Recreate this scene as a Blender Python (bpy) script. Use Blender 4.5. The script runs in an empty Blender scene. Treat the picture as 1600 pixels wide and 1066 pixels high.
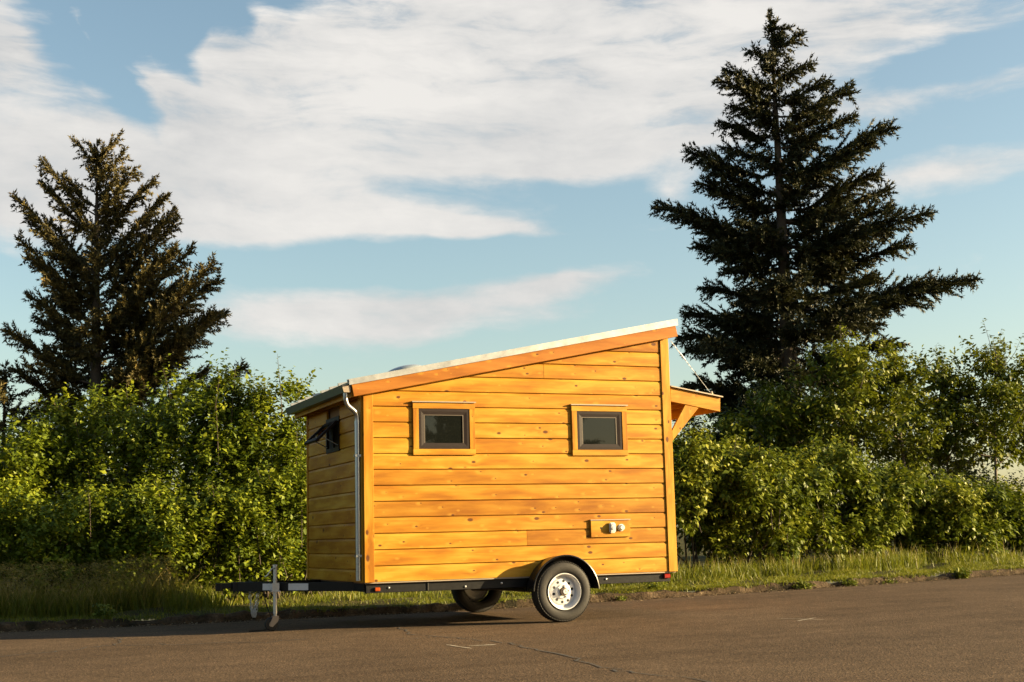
import bpy, bmesh, math, random
import numpy as np
from mathutils import Vector, Matrix

scene = bpy.context.scene
COL = scene.collection
rad = math.radians

# ------------------------------------------------------------------ camera
CAM = Vector((-4.275, -14.632, 0.967))
YAW, PITCH, ROLL = 0.39429, 0.14340, -0.02470
fw = Vector((math.sin(YAW)*math.cos(PITCH), math.cos(YAW)*math.cos(PITCH), math.sin(PITCH)))
r0 = Vector((math.cos(YAW), -math.sin(YAW), 0)); u0 = r0.cross(fw)
rt = r0*math.cos(ROLL) + u0*math.sin(ROLL); up = -r0*math.sin(ROLL) + u0*math.cos(ROLL)
cam = bpy.data.cameras.new('camera'); camo = bpy.data.objects.new('camera', cam); COL.objects.link(camo)
cam.sensor_width = 36.0; cam.lens = 36.0*2131.28/1600.0; cam.clip_start = .1; cam.clip_end = 6000
m = Matrix((rt, up, -fw)).transposed().to_4x4(); m.translation = CAM
camo.matrix_world = m
scene.camera = camo

# ------------------------------------------------------------------ sky, sun, exposure
SUN_EL, SUN_AZ = 13.0, 114.5           # azimuth from +Y towards +X
world = bpy.data.worlds.new('World'); scene.world = world; world.use_nodes = True
def build_sky():
    nt = world.node_tree; N = nt.nodes; L = nt.links
    bg = N['Background']
    sky = N.new('ShaderNodeTexSky'); sky.sky_type = 'NISHITA'; sky.sun_disc = False
    sky.sun_elevation = rad(SUN_EL); sky.sun_rotation = rad(SUN_AZ)
    sky.air_density = 1.0; sky.dust_density = 1.6; sky.ozone_density = 1.6
    def put(sock, v):
        if isinstance(v, (int, float)): sock.default_value = v
        else: L.new(v, sock)
    def M(op, a, b=None, c=None, clamp=False):
        n = N.new('ShaderNodeMath'); n.operation = op; n.use_clamp = clamp
        put(n.inputs[0], a)
        if b is not None: put(n.inputs[1], b)
        if c is not None: put(n.inputs[2], c)
        return n.outputs[0]
    tc = N.new('ShaderNodeTexCoord'); sep = N.new('ShaderNodeSeparateXYZ'); L.new(tc.outputs['Generated'], sep.inputs[0])
    X, Y, Z = sep.outputs
    az0 = M('MULTIPLY', M('ARCTAN2', X, Y), 57.29578)
    el0 = M('MULTIPLY', M('ARCSINE', Z), 57.29578)
    # wind-drawn distortion of the cloud field
    cv = N.new('ShaderNodeCombineXYZ'); L.new(M('MULTIPLY', az0, .11), cv.inputs[0]); L.new(M('MULTIPLY', el0, .22), cv.inputs[1])
    wn = N.new('ShaderNodeTexNoise'); wn.inputs['Scale'].default_value = 1.0; wn.inputs['Detail'].default_value = 4; L.new(cv.outputs[0], wn.inputs['Vector'])
    ws = N.new('ShaderNodeSeparateColor'); L.new(wn.outputs['Color'], ws.inputs[0])
    az = M('MULTIPLY_ADD', M('SUBTRACT', ws.outputs[0], .5), 4.0, az0)
    el = M('MULTIPLY_ADD', M('SUBTRACT', ws.outputs[1], .5), 1.6, el0)
    BL = [(16.18,17.93,12.15,3.49,1.4,1.3),(25.11,19.11,9.39,2.96,1.4,1.1),(4.08,14.43,7.22,1.67,1.4,1.2),(12.37,13.82,9.14,.91,1.4,1.0),
          (35.61,20.33,8.6,1.21,1.4,.9),(41.39,17.43,5.35,.43,-2.6,.7),(39.89,14.06,5.82,.59,-2.6,.8),(29.75,14.31,1.05,.59,-18.6,.7),
          (17.19,9.54,6.54,.81,-1.6,1.1),(25.11,10.64,2.74,.54,-4.6,.8),(19.97,13.04,4.14,.32,6.4,.8),(19.39,11.23,.71,.24,1.4,.5),
          (29.97,16.22,4.2,.27,1.4,.6),(1.82,20.2,1.72,1.61,1.4,.9),(4.43,21.0,.32,1.7,-32,1.25),(5.6,20.2,.22,1.5,-40,.8),(9.93,20.68,.9,3.0,-42,1.5),(12.2,21.2,.5,2.6,-46,.9),
          (7.6,18.7,1.0,2.6,-40,1.2),(14.5,9.21,4.09,.94,1.4,.3),(24.16,15.42,3.35,.32,5.4,.4),
          (7.15,21.01,3.4,1.7,1.4,-1.75),(6.14,19.2,1.0,2.3,-30,-1.2),(8.87,20.5,1.21,1.13,1.4,-.5),(2.96,19.57,1.43,.97,21.4,-.5),
          (9.92,21.8,2.32,.7,1.4,-.7),(12.36,22.04,2.03,.48,1.4,-.5),(23.57,14.3,5.27,.91,1.4,-.9),(28.64,17.13,2.11,.54,1.4,-.6),
          (42.22,18.39,3.68,.65,-6.6,-.9),(18.34,14.52,1.67,.43,1.4,-.4),(33.7,14.98,4.17,.59,1.4,-.5),(19.94,11.84,9.06,.7,1.4,-.6)]
    dv = N.new('ShaderNodeCombineXYZ'); L.new(az, dv.inputs[0]); L.new(el, dv.inputs[1])
    acc = None
    for a, e, ra, rb, rot, wt in BL:
        mp = N.new('ShaderNodeMapping'); mp.vector_type = 'TEXTURE'; L.new(dv.outputs[0], mp.inputs['Vector'])
        mp.inputs['Location'].default_value = (a, e, 0); mp.inputs['Rotation'].default_value = (0, 0, -rad(rot)); mp.inputs['Scale'].default_value = (ra*1.75, rb*1.9, 1)
        gt = N.new('ShaderNodeTexGradient'); gt.gradient_type = 'SPHERICAL'; L.new(mp.outputs[0], gt.inputs[0])
        acc = M('MULTIPLY_ADD', gt.outputs['Fac'], wt*1.15, acc if acc is not None else 0.0)
    # sparser cloud over the rest of the sky, thinned to weaken its light
    def noise(sx, sy, detail, rough, off):
        cb = N.new('ShaderNodeCombineXYZ'); L.new(M('MULTIPLY', az, sx), cb.inputs[0]); L.new(M('MULTIPLY_ADD', el, sy, M('MULTIPLY', az, sx*.18)), cb.inputs[1]); cb.inputs[2].default_value = off
        n = N.new('ShaderNodeTexNoise'); n.inputs['Scale'].default_value = 1; n.inputs['Detail'].default_value = detail; n.inputs['Roughness'].default_value = rough
        L.new(cb.outputs[0], n.inputs['Vector']); return n.outputs['Fac']
    nbig = noise(.03, .09, 3, .5, 7.3)
    nfine = noise(.20, .75, 9, .62, 2.1); nwisp = noise(.75, 1.3, 6, .6, 5.9)
    nsoft = noise(.09, .22, 4, .5, 11.7)
    ox = M('ABSOLUTE', M('SUBTRACT', az0, 21.5)); outside = M('MAXIMUM', M('DIVIDE', M('SUBTRACT', ox, 24), 10), M('DIVIDE', M('SUBTRACT', el0, 23), 8), clamp=True)
    outside = M('MAXIMUM', M('MINIMUM', outside, 1), 0)
    cover = M('MULTIPLY', M('SUBTRACT', nbig, .56), 3.0, clamp=True)
    inner = M('ADD', M('MULTIPLY', acc, M('SUBTRACT', 1, outside)), M('MULTIPLY', cover, outside))
    # wisps drawn out along a diagonal, as high cirrus is
    rv_ = N.new('ShaderNodeMapping'); L.new(dv.outputs[0], rv_.inputs['Vector']); rv_.inputs['Rotation'].default_value = (0, 0, rad(38)); rv_.inputs['Scale'].default_value = (.16, .85, 1)
    nd = N.new('ShaderNodeTexNoise'); nd.inputs['Scale'].default_value = 1; nd.inputs['Detail'].default_value = 8; nd.inputs['Roughness'].default_value = .6; nd.inputs['Distortion'].default_value = .5; L.new(rv_.outputs[0], nd.inputs['Vector'])
    dw = M('DIVIDE', M('SUBTRACT', el0, 14.5), 5.0, clamp=True)
    inner = M('MINIMUM', inner, 1.0)
    det = M('ADD', M('MULTIPLY', M('SUBTRACT', nfine, .5), 1.25), M('MULTIPLY', M('SUBTRACT', nwisp, .5), .5))
    det = M('ADD', det, M('MULTIPLY', M('MULTIPLY', M('SUBTRACT', nd.outputs['Fac'], .5), 2.1), dw))
    field = M('ADD', inner, det)
    mr = N.new('ShaderNodeMapRange'); mr.interpolation_type = 'SMOOTHSTEP'; L.new(field, mr.inputs[0])
    mr.inputs[1].default_value = .06; mr.inputs[2].default_value = 1.0
    mask = M('MULTIPLY', mr.outputs[0], .95)
    lowfade = M('DIVIDE', M('SUBTRACT', el0, 3.0), 4.0, clamp=True)
    mask = M('MULTIPLY', mask, lowfade)
    ccol = N.new('ShaderNodeMix'); ccol.data_type = 'RGBA'
    ccol.inputs[6].default_value = (2.95, 2.95, 2.93, 1); ccol.inputs[7].default_value = (4.15, 4.0, 3.8, 1)
    tone = M('MULTIPLY_ADD', M('ADD', M('SUBTRACT', nsoft, .5), M('MULTIPLY', det, .45)), 2.0, .55, clamp=True); L.new(tone, ccol.inputs[0])
    tint = N.new('ShaderNodeMix'); tint.data_type = 'RGBA'; tint.blend_type = 'MULTIPLY'; tint.inputs[0].default_value = 1
    L.new(sky.outputs[0], tint.inputs[6]); tint.inputs[7].default_value = (1.2, 1.15, 1.0, 1)
    mx = N.new('ShaderNodeMix'); mx.data_type = 'RGBA'; L.new(mask, mx.inputs[0]); L.new(tint.outputs[2], mx.inputs[6]); L.new(ccol.outputs[2], mx.inputs[7])
    L.new(mx.outputs[2], bg.inputs[0]); bg.inputs[1].default_value = .05
    world.cycles.sampling_method = 'MANUAL'; world.cycles.sample_map_resolution = 512
build_sky()
sdir = Vector((math.sin(rad(SUN_AZ))*math.cos(rad(SUN_EL)), math.cos(rad(SUN_AZ))*math.cos(rad(SUN_EL)), math.sin(rad(SUN_EL))))
sl = bpy.data.lights.new('sun', 'SUN'); sl.energy = 5.0; sl.angle = rad(.53); sl.color = (1.0, .77, .43)
so = bpy.data.objects.new('sun', sl); COL.objects.link(so); so.rotation_euler = (-sdir).to_track_quat('-Z', 'Y').to_euler(); so.location = (20, -20, 12)
vs = scene.view_settings; vs.view_transform = 'Standard'; vs.look = 'None'; vs.gamma = 1.0; vs.use_curve_mapping = False; vs.exposure = 2.1

# ------------------------------------------------------------------ helpers: objects
WORG = {}
def link(name, me, mat, parent, org):
    o = bpy.data.objects.new(name, me); COL.objects.link(o)
    if mat is not None: me.materials.append(mat)
    org = Vector(org)
    if parent is not None:
        o.parent = parent; o.location = org - WORG[parent]
    else: o.location = org
    WORG[o] = org
    return o
def tag(o, label=None, cat=None, group=None, kind=None):
    if label: o['label'] = label
    if cat: o['category'] = cat
    if group: o['group'] = group
    if kind: o['kind'] = kind
    return o
def thing(name, loc, label, cat, group=None):
    o = bpy.data.objects.new(name, None); COL.objects.link(o); o.location = loc; o.empty_display_size = .2
    WORG[o] = Vector(loc); return tag(o, label, cat, group)
class MB:
    def __init__(s): s.v = []; s.f = []; s.smooth = False
    def add(s, vs, fs):
        b = len(s.v); s.v += [tuple(p) for p in vs]; s.f += [tuple(i+b for i in f) for f in fs]; return s
    def box(s, x0, x1, y0, y1, z0, z1):
        return s.add([(x0,y0,z0),(x1,y0,z0),(x1,y1,z0),(x0,y1,z0),(x0,y0,z1),(x1,y0,z1),(x1,y1,z1),(x0,y1,z1)],
                     [(0,3,2,1),(4,5,6,7),(0,1,5,4),(1,2,6,5),(2,3,7,6),(3,0,4,7)])
    def prism(s, prof, f0, f1):
        # prof: 2D points, counter-clockwise; f0/f1 map a 2D point to 3D at the two ends
        n = len(prof); a = [f0(*p) for p in prof]; b = [f1(*p) for p in prof]
        return s.add(a+b, [tuple(range(n-1,-1,-1)), tuple(range(n, 2*n))]+[(i,(i+1)%n,n+(i+1)%n,n+i) for i in range(n)])
    def bar(s, p, q, w, h, upv=(0,0,1)):
        p, q = Vector(p), Vector(q); d = (q-p).normalized(); side = d.cross(Vector(upv)).normalized(); u = side.cross(d)
        c = lambda o, a, b: o+side*a*w/2+u*b*h/2
        v = [c(o, a, b) for o in (p, q) for a, b in ((-1,-1),(1,-1),(1,1),(-1,1))]
        return s.add(v, [(0,3,2,1)[::-1],(4,5,6,7)[::-1]]+[(i,(i+1)%4,4+(i+1)%4,4+i)[::-1] for i in range(4)])
    def tube(s, pts, rs, n=8, cap=True):
        pts = [Vector(p) for p in pts]
        if isinstance(rs, (int, float)): rs = [rs]*len(pts)
        b = len(s.v); ref = None
        for i, p in enumerate(pts):
            d = (pts[min(i+1,len(pts)-1)]-pts[max(i-1,0)]).normalized()
            if ref is None: ref = Vector((0,0,1)) if abs(d.z) < .9 else Vector((1,0,0))
            a = (ref-d*ref.dot(d)).normalized(); ref = a; c = d.cross(a)
            for k in range(n):
                t = 2*math.pi*k/n; s.v.append(tuple(p+(a*math.cos(t)+c*math.sin(t))*rs[i]))
        for i in range(len(pts)-1):
            for k in range(n):
                k2 = (k+1)%n; s.f.append((b+i*n+k, b+i*n+k2, b+(i+1)*n+k2, b+(i+1)*n+k))
        if cap:
            s.f.append(tuple(b+k for k in range(n-1,-1,-1))); e = b+(len(pts)-1)*n; s.f.append(tuple(e+k for k in range(n)))
        return s
    def lathe(s, prof, c, axis, n=40, a0=0, a1=2*math.pi):
        # prof: (radius, along); axis 'y' or 'z'
        full = abs(a1-a0-2*math.pi) < 1e-6; b = len(s.v); m_ = n if full else n+1
        for r, h in prof:
            for k in range(m_):
                t = a0+(a1-a0)*k/n
                if axis == 'y': s.v.append((c[0]+r*math.cos(t), c[1]+h, c[2]+r*math.sin(t)))
                elif axis == 'z': s.v.append((c[0]+r*math.cos(t), c[1]+r*math.sin(t), c[2]+h))
                else: s.v.append((c[0]+h, c[1]+r*math.cos(t), c[2]+r*math.sin(t)))
        for i in range(len(prof)-1):
            for k in range(n):
                k2 = (k+1)%m_; s.f.append((b+i*m_+k, b+i*m_+k2, b+(i+1)*m_+k2, b+(i+1)*m_+k))
        return s
    def build(s, name, mat, parent=None, bevel=0, smooth=None, org=None, recalc=True, bev_seg=1):
        P = np.array(s.v); 
        if org is None: org = (P.min(0)+P.max(0))/2 if parent is not None else np.array([(P[:,0].min()+P[:,0].max())/2, (P[:,1].min()+P[:,1].max())/2, P[:,2].min()])
        me = bpy.data.meshes.new(name); me.from_pydata([tuple(p) for p in P-np.array(org)], [], s.f)
        bm = bmesh.new(); bm.from_mesh(me)
        if recalc: bmesh.ops.recalc_face_normals(bm, faces=bm.faces)
        if bevel: 
            es = [e for e in bm.edges if len(e.link_faces) == 2 and e.calc_face_angle(0) > rad(35)]
            bmesh.ops.bevel(bm, geom=es, offset=bevel, segments=bev_seg, affect='EDGES', clamp_overlap=True)
        bm.to_mesh(me); bm.free()
        if smooth: 
            me.shade_smooth() if smooth is True else me.set_sharp_from_angle(angle=rad(smooth)) if False else None
            for p in me.polygons: p.use_smooth = True
            if smooth is not True: me.set_sharp_from_angle(angle=rad(smooth))
        return link(name, me, mat, parent, org)

# ------------------------------------------------------------------ helpers: materials
def newmat(name):
    mt = bpy.data.materials.new(name); mt.use_nodes = True
    nt = mt.node_tree; return mt, nt, nt.nodes, nt.links, nt.nodes['Principled BSDF']
def ramp(N, pts):
    r = N.new('ShaderNodeValToRGB'); e = r.color_ramp.elements
    while len(e) < len(pts): e.new(.5)
    for i, (p, c) in enumerate(pts): e[i].position = p; e[i].color = (*c, 1)
    return r
def mixc(N, L, fac, a, b, mode='MIX'):
    n = N.new('ShaderNodeMix'); n.data_type = 'RGBA'; n.blend_type = mode
    for s_, v in ((0, fac), (6, a), (7, b)):
        if isinstance(v, (int, float)): n.inputs[s_].default_value = v
        elif isinstance(v, tuple): n.inputs[s_].default_value = (*v, 1)
        else: L.new(v, n.inputs[s_])
    return n.outputs[2]
def mathn(N, L, op, a, b=None, clamp=False):
    n = N.new('ShaderNodeMath'); n.operation = op; n.use_clamp = clamp
    for i, v in enumerate((a, b)):
        if v is None: continue
        if isinstance(v, (int, float)): n.inputs[i].default_value = v
        else: L.new(v, n.inputs[i])
    return n.outputs[0]
def plain(name, col, rough=.5, metal=0, noise=0, scale=20, spec=.5, bump=0, coat=0):
    mt, nt, N, L, B = newmat(name); B.inputs['Roughness'].default_value = rough; B.inputs['Metallic'].default_value = metal
    B.inputs['Specular IOR Level'].default_value = spec; B.inputs['Coat Weight'].default_value = coat
    if noise:
        tc = N.new('ShaderNodeTexCoord'); n = N.new('ShaderNodeTexNoise'); n.inputs['Scale'].default_value = scale; n.inputs['Detail'].default_value = 6; n.inputs['Roughness'].default_value = .65
        L.new(tc.outputs['Object'], n.inputs['Vector'])
        r = ramp(N, [(.25, tuple(c*(1-noise) for c in col)), (.75, tuple(min(1, c*(1+noise)) for c in col))]); L.new(n.outputs['Fac'], r.inputs[0]); L.new(r.outputs[0], B.inputs['Base Color'])
        rr = N.new('ShaderNodeMapRange'); L.new(n.outputs['Fac'], rr.inputs[0]); rr.inputs[3].default_value = max(.02, rough-.12); rr.inputs[4].default_value = min(1, rough+.12); L.new(rr.outputs[0], B.inputs['Roughness'])
        if bump:
            b = N.new('ShaderNodeBump'); b.inputs['Strength'].default_value = bump; b.inputs['Distance'].default_value = .01; L.new(n.outputs['Fac'], b.inputs['Height']); L.new(b.outputs[0], B.inputs['Normal'])
    else: B.inputs['Base Color'].default_value = (*col, 1)
    return mt
def wood(name, axis, base=(.355,.16,.009), light=(.42,.222,.022), dark=(.275,.108,.005), knots=True, tint=.26):
    """stained softwood: grain along the given local axis, sparse knots, every board its own tone"""
    mt, nt, N, L, B = newmat(name)
    tc = N.new('ShaderNodeTexCoord'); oi = N.new('ShaderNodeObjectInfo')
    sep = N.new('ShaderNodeSeparateXYZ'); L.new(tc.outputs['Object'], sep.inputs[0])
    xs = {'X': (0, 2, 1), 'Z': (2, 0, 1), 'Y': (1, 2, 0)}[axis]
    al, ac, dp = (sep.outputs[i] for i in xs)
    rnd = mathn(N, L, 'MULTIPLY', oi.outputs['Random'], 91.0)
    # knots
    kv = N.new('ShaderNodeCombineXYZ'); L.new(mathn(N, L, 'ADD', mathn(N, L, 'MULTIPLY', al, 3.6), rnd), kv.inputs[0]); L.new(mathn(N, L, 'ADD', mathn(N, L, 'MULTIPLY', ac, 6.5), rnd), kv.inputs[1])
    vo = N.new('ShaderNodeTexVoronoi'); vo.voronoi_dimensions = '2D'; vo.inputs['Scale'].default_value = 1; L.new(kv.outputs[0], vo.inputs['Vector'])
    vs_ = N.new('ShaderNodeSeparateColor'); L.new(vo.outputs['Color'], vs_.inputs[0])
    ksize = mathn(N, L, 'MULTIPLY', mathn(N, L, 'POWER', vs_.outputs[0], 2.0), .15)
    kn = N.new('ShaderNodeTexNoise'); kn.noise_dimensions = '2D'; kn.inputs['Scale'].default_value = .55; kn.inputs['Detail'].default_value = 1; L.new(kv.outputs[0], kn.inputs['Vector'])
    ksize = mathn(N, L, 'MULTIPLY', ksize, mathn(N, L, 'MULTIPLY', mathn(N, L, 'SUBTRACT', kn.outputs['Fac'], .36), 4.2, clamp=True))
    kd = mathn(N, L, 'DIVIDE', vo.outputs['Distance'], mathn(N, L, 'ADD', ksize, .006))
    km = N.new('ShaderNodeMapRange'); km.interpolation_type = 'SMOOTHSTEP'; L.new(kd, km.inputs[0]); km.inputs[1].default_value = .55; km.inputs[2].default_value = 1.25; km.inputs[3].default_value = 1; km.inputs[4].default_value = 0
    halo = N.new('ShaderNodeMapRange'); halo.interpolation_type = 'SMOOTHSTEP'; L.new(kd, halo.inputs[0]); halo.inputs[1].default_value = .8; halo.inputs[2].default_value = 4.5; halo.inputs[3].default_value = 1; halo.inputs[4].default_value = 0
    # pale smear of reaction wood beside each knot
    kv2 = N.new('ShaderNodeVectorMath'); kv2.operation = 'ADD'; L.new(kv.outputs[0], kv2.inputs[0]); kv2.inputs[1].default_value = (.09, .03, 0)
    vo2 = N.new('ShaderNodeTexVoronoi'); vo2.voronoi_dimensions = '2D'; vo2.inputs['Scale'].default_value = 1; L.new(kv2.outputs[0], vo2.inputs['Vector'])
    vs2 = N.new('ShaderNodeSeparateColor'); L.new(vo2.outputs['Color'], vs2.inputs[0])
    halo2 = N.new('ShaderNodeMapRange'); halo2.interpolation_type = 'SMOOTHSTEP'; L.new(mathn(N, L, 'DIVIDE', vo2.outputs['Distance'], mathn(N, L, 'ADD', mathn(N, L, 'MULTIPLY', vs2.outputs[0], .2), .04)), halo2.inputs[0]); halo2.inputs[1].default_value = .2; halo2.inputs[2].default_value = 1.1; halo2.inputs[3].default_value = 1; halo2.inputs[4].default_value = 0
    # grain, bent round the knots
    ac2 = mathn(N, L, 'ADD', ac, mathn(N, L, 'MULTIPLY', halo.outputs[0], .03))
    gv = N.new('ShaderNodeCombineXYZ'); L.new(mathn(N, L, 'ADD', mathn(N, L, 'MULTIPLY', al, 1.6), rnd), gv.inputs[0]); L.new(mathn(N, L, 'MULTIPLY', ac2, 34), gv.inputs[1]); L.new(mathn(N, L, 'ADD', mathn(N, L, 'MULTIPLY', dp, 30), rnd), gv.inputs[2])
    g = N.new('ShaderNodeTexNoise'); g.inputs['Scale'].default_value = 1; g.inputs['Detail'].default_value = 5; g.inputs['Roughness'].default_value = .6; L.new(gv.outputs[0], g.inputs['Vector'])
    bv = N.new('ShaderNodeCombineXYZ'); L.new(mathn(N, L, 'ADD', mathn(N, L, 'MULTIPLY', al, 1.7), rnd), bv.inputs[0]); L.new(mathn(N, L, 'MULTIPLY', ac2, 9), bv.inputs[1]); L.new(rnd, bv.inputs[2])
    b = N.new('ShaderNodeTexNoise'); b.inputs['Scale'].default_value = 1; b.inputs['Detail'].default_value = 3; L.new(bv.outputs[0], b.inputs['Vector'])
    r = ramp(N, [(.32, dark), (.48, base), (.64, light)]); L.new(b.outputs['Fac'], r.inputs[0])
    gr = ramp(N, [(.3, (.74,.66,.55)), (.56, (1,1,1)), (.8, (1.0,1.04,1.1))]); L.new(g.outputs['Fac'], gr.inputs[0])
    c = mixc(N, L, .55, r.outputs[0], gr.outputs[0], 'MULTIPLY')
    tr = ramp(N, [(0, (1-tint, 1-tint*1.25, 1-tint*1.5)), (.35, (.96,.93,.9)), (.7, (1.0,1.0,1.0)), (1, (1.0,1.07,1.25))]); L.new(oi.outputs['Random'], tr.inputs[0])
    c = mixc(N, L, 1.0, c, tr.outputs[0], 'MULTIPLY')
    if knots:
        c = mixc(N, L, mathn(N, L, 'MULTIPLY', halo2.outputs[0], .4), c, (.46,.25,.032))
        c = mixc(N, L, mathn(N, L, 'MULTIPLY', km.outputs[0], .95), c, (.075,.022,.006))
    L.new(c, B.inputs['Base Color']); B.inputs['Roughness'].default_value = .52; B.inputs['Specular IOR Level'].default_value = .16
    bp = N.new('ShaderNodeBump'); bp.inputs['Strength'].default_value = .22; bp.inputs['Distance'].default_value = .004; L.new(g.outputs['Fac'], bp.inputs['Height']); L.new(bp.outputs[0], B.inputs['Normal'])
    return mt
def leafmat(name, pts, trans=(.2,.26,.02), tf=.2, rough=.55, spec=.22):
    mt, nt, N, L, B = newmat(name)
    at = N.new('ShaderNodeAttribute'); at.attribute_name = 'var'
    r = ramp(N, pts); L.new(at.outputs['Fac'], r.inputs[0]); L.new(r.outputs[0], B.inputs['Base Color'])
    B.inputs['Roughness'].default_value = rough; B.inputs['Specular IOR Level'].default_value = spec
    if tf:
        t = N.new('ShaderNodeBsdfTranslucent'); L.new(mixc(N, L, .5, r.outputs[0], trans), t.inputs[0])
        mx = N.new('ShaderNodeMixShader'); mx.inputs[0].default_value = tf; L.new(B.outputs[0], mx.inputs[1]); L.new(t.outputs[0], mx.inputs[2]); L.new(mx.outputs[0], N['Material Output'].inputs[0])
    return mt
M_ = {}
M_['boardX'] = wood('stained_siding_front', 'X'); M_['boardY'] = wood('stained_siding_end', 'Y'); M_['trimZ'] = wood('stained_trim_upright', 'Z', tint=.12); M_['trimX'] = wood('stained_trim_level', 'X', tint=.12); M_['trimY'] = wood('stained_trim_cross', 'Y', tint=.15)
M_['rake'] = wood('stained_fascia', 'X', base=(.28,.105,.013), light=(.325,.132,.02), dark=(.225,.078,.008), tint=.05)
M_['metal_roof'] = plain('galvanised_roof', (.33,.335,.335), .42, .75, .2, 7)
M_['green_metal'] = plain('dull_green_gutter', (.06,.08,.065), .45, .3, .15, 14)
M_['galv'] = plain('galvanised_pipe', (.34,.36,.39), .32, .9, .15, 40)
M_['zinc'] = plain('zinc_plated_steel', (.45,.46,.47), .38, .85, .15, 60)
M_['flash'] = plain('pale_flashing', (.26,.21,.16), .5, .3)
M_['black_steel'] = plain('black_painted_steel', (.005,.005,.0055), .45, 0, .3, 30, spec=.25)
M_['gloss_black'] = plain('gloss_black_fender', (.006,.006,.0065), .3, 0, .3, 18, coat=.15, spec=.3)
M_['rubber'] = plain('tyre_rubber', (.017,.0155,.014), .7, 0, .3, 45, spec=.3, bump=.25)
M_['white_rim'] = plain('white_enamel_rim', (.55,.55,.56), .35, 0, .06, 15, coat=.1)
M_['hole_shade'] = plain('painted_hole_shade', (.01,.01,.01), .8)  # near-black colour stands in for the shade inside openings
M_['hub'] = plain('greasy_hub', (.16,.12,.09), .45, .5, .3, 40)
M_['vinyl'] = plain('brown_window_vinyl', (.015,.0095,.0085), .55, 0, .12, 25, spec=.15)
M_['vinyl_bead'] = plain('tan_glazing_bead', (.06,.045,.032), .5)
M_['white_plastic'] = plain('white_plastic', (.52,.51,.48), .35)
M_['red_lens'] = plain('red_lens', (.22,.012,.008), .25); M_['amber_lens'] = plain('amber_lens', (.3,.05,.006), .25)
M_['sticker'] = plain('silver_sticker', (.5,.5,.52), .35, .1, .08, 60)
M_['acrylic'] = plain('clouded_acrylic', (.26,.29,.30), .15, 0)
M_['ply'] = plain('dark_sheathing', (.16,.08,.03), .8, 0, .2, 12)
M_['soffit'] = wood('stained_soffit', 'X', tint=.1)
def glassmat():
    mt, nt, N, L, B = newmat('dark_window_glass')
    B.inputs['Base Color'].default_value = (.006,.007,.006,1); B.inputs['Roughness'].default_value = .02; B.inputs['IOR'].default_value = 1.5; B.inputs['Specular IOR Level'].default_value = .4
    tc = N.new('ShaderNodeTexCoord'); n = N.new('ShaderNodeTexNoise'); n.inputs['Scale'].default_value = 3.5; L.new(tc.outputs['Object'], n.inputs['Vector'])
    b = N.new('ShaderNodeBump'); b.inputs['Strength'].default_value = .06; b.inputs['Distance'].default_value = .01; L.new(n.outputs['Fac'], b.inputs['Height']); L.new(b.outputs[0], B.inputs['Normal'])
    return mt
M_['glass'] = glassmat()

# ------------------------------------------------------------------ ground, road, kerb
def road_z(x):
    # the street climbs gently to the right and levels out far away
    x = np.asarray(x, float); u = np.clip(x-1.6, 0, 1.6); a = .018*(u*u/3.2+np.clip(x-3.2, 0, 17)) + .006*(np.clip(x, 20, 45)-20)
    return a
def kerb_y(x):
    x = np.asarray(x, float); return 3.1 + .05*np.sin(x*.55) + .03*np.sin(x*1.7+1) + .0*x
def asphalt():
    mt, nt, N, L, B = newmat('worn_asphalt')
    tc = N.new('ShaderNodeTexCoord'); P = tc.outputs['Object']
    def nz(s, d, r=.6, vec=None):
        n = N.new('ShaderNodeTexNoise'); n.inputs['Scale'].default_value = s; n.inputs['Detail'].default_value = d; n.inputs['Roughness'].default_value = r; L.new(vec or P, n.inputs['Vector']); return n.outputs['Fac']
    big = nz(.35, 4); mid = nz(2.2, 5); fine = nz(90, 3, .7)
    vo = N.new('ShaderNodeTexVoronoi'); vo.inputs['Scale'].default_value = 60; L.new(P, vo.inputs['Vector'])
    r = ramp(N, [(.3, (.078,.055,.036)), (.55, (.098,.069,.045)), (.75, (.113,.081,.053))]); L.new(big, r.inputs[0])
    r2 = ramp(N, [(.3, (.8,.8,.8)), (.7, (1.14,1.13,1.12))]); L.new(mid, r2.inputs[0])
    c = mixc(N, L, .8, r.outputs[0], r2.outputs[0], 'MULTIPLY')
    vc = N.new('ShaderNodeSeparateColor'); L.new(vo.outputs['Color'], vc.inputs[0])
    r3 = ramp(N, [(0, (.6,.58,.56)), (.5, (.97,.97,.97)), (.86, (1.15,1.12,1.1)), (1, (1.9,1.8,1.7))]); L.new(vc.outputs[0], r3.inputs[0])
    c = mixc(N, L, .85, c, r3.outputs[0], 'MULTIPLY')
    # tyre-dark streaks along the street
    mp = N.new('ShaderNodeMapping'); mp.inputs['Scale'].default_value = (.12, 1.6, 1); L.new(P, mp.inputs['Vector'])
    st = nz(1.0, 5, .6, mp.outputs[0]); rs = ramp(N, [(.36, (.74,.73,.72)), (.5, (1,1,1))]); L.new(st, rs.inputs[0])
    c = mixc(N, L, .6, c, rs.outputs[0], 'MULTIPLY')
    L.new(c, B.inputs['Base Color']); B.inputs['Roughness'].default_value = .92; B.inputs['Specular IOR Level'].default_value = .06
    h = mathn(N, L, 'ADD', vo.outputs['Distance'], fine)
    b = N.new('ShaderNodeBump'); b.inputs['Strength'].default_value = .55; b.inputs['Distance'].default_value = .006; L.new(h, b.inputs['Height']); L.new(b.outputs[0], B.inputs['Normal'])
    return mt
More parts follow.
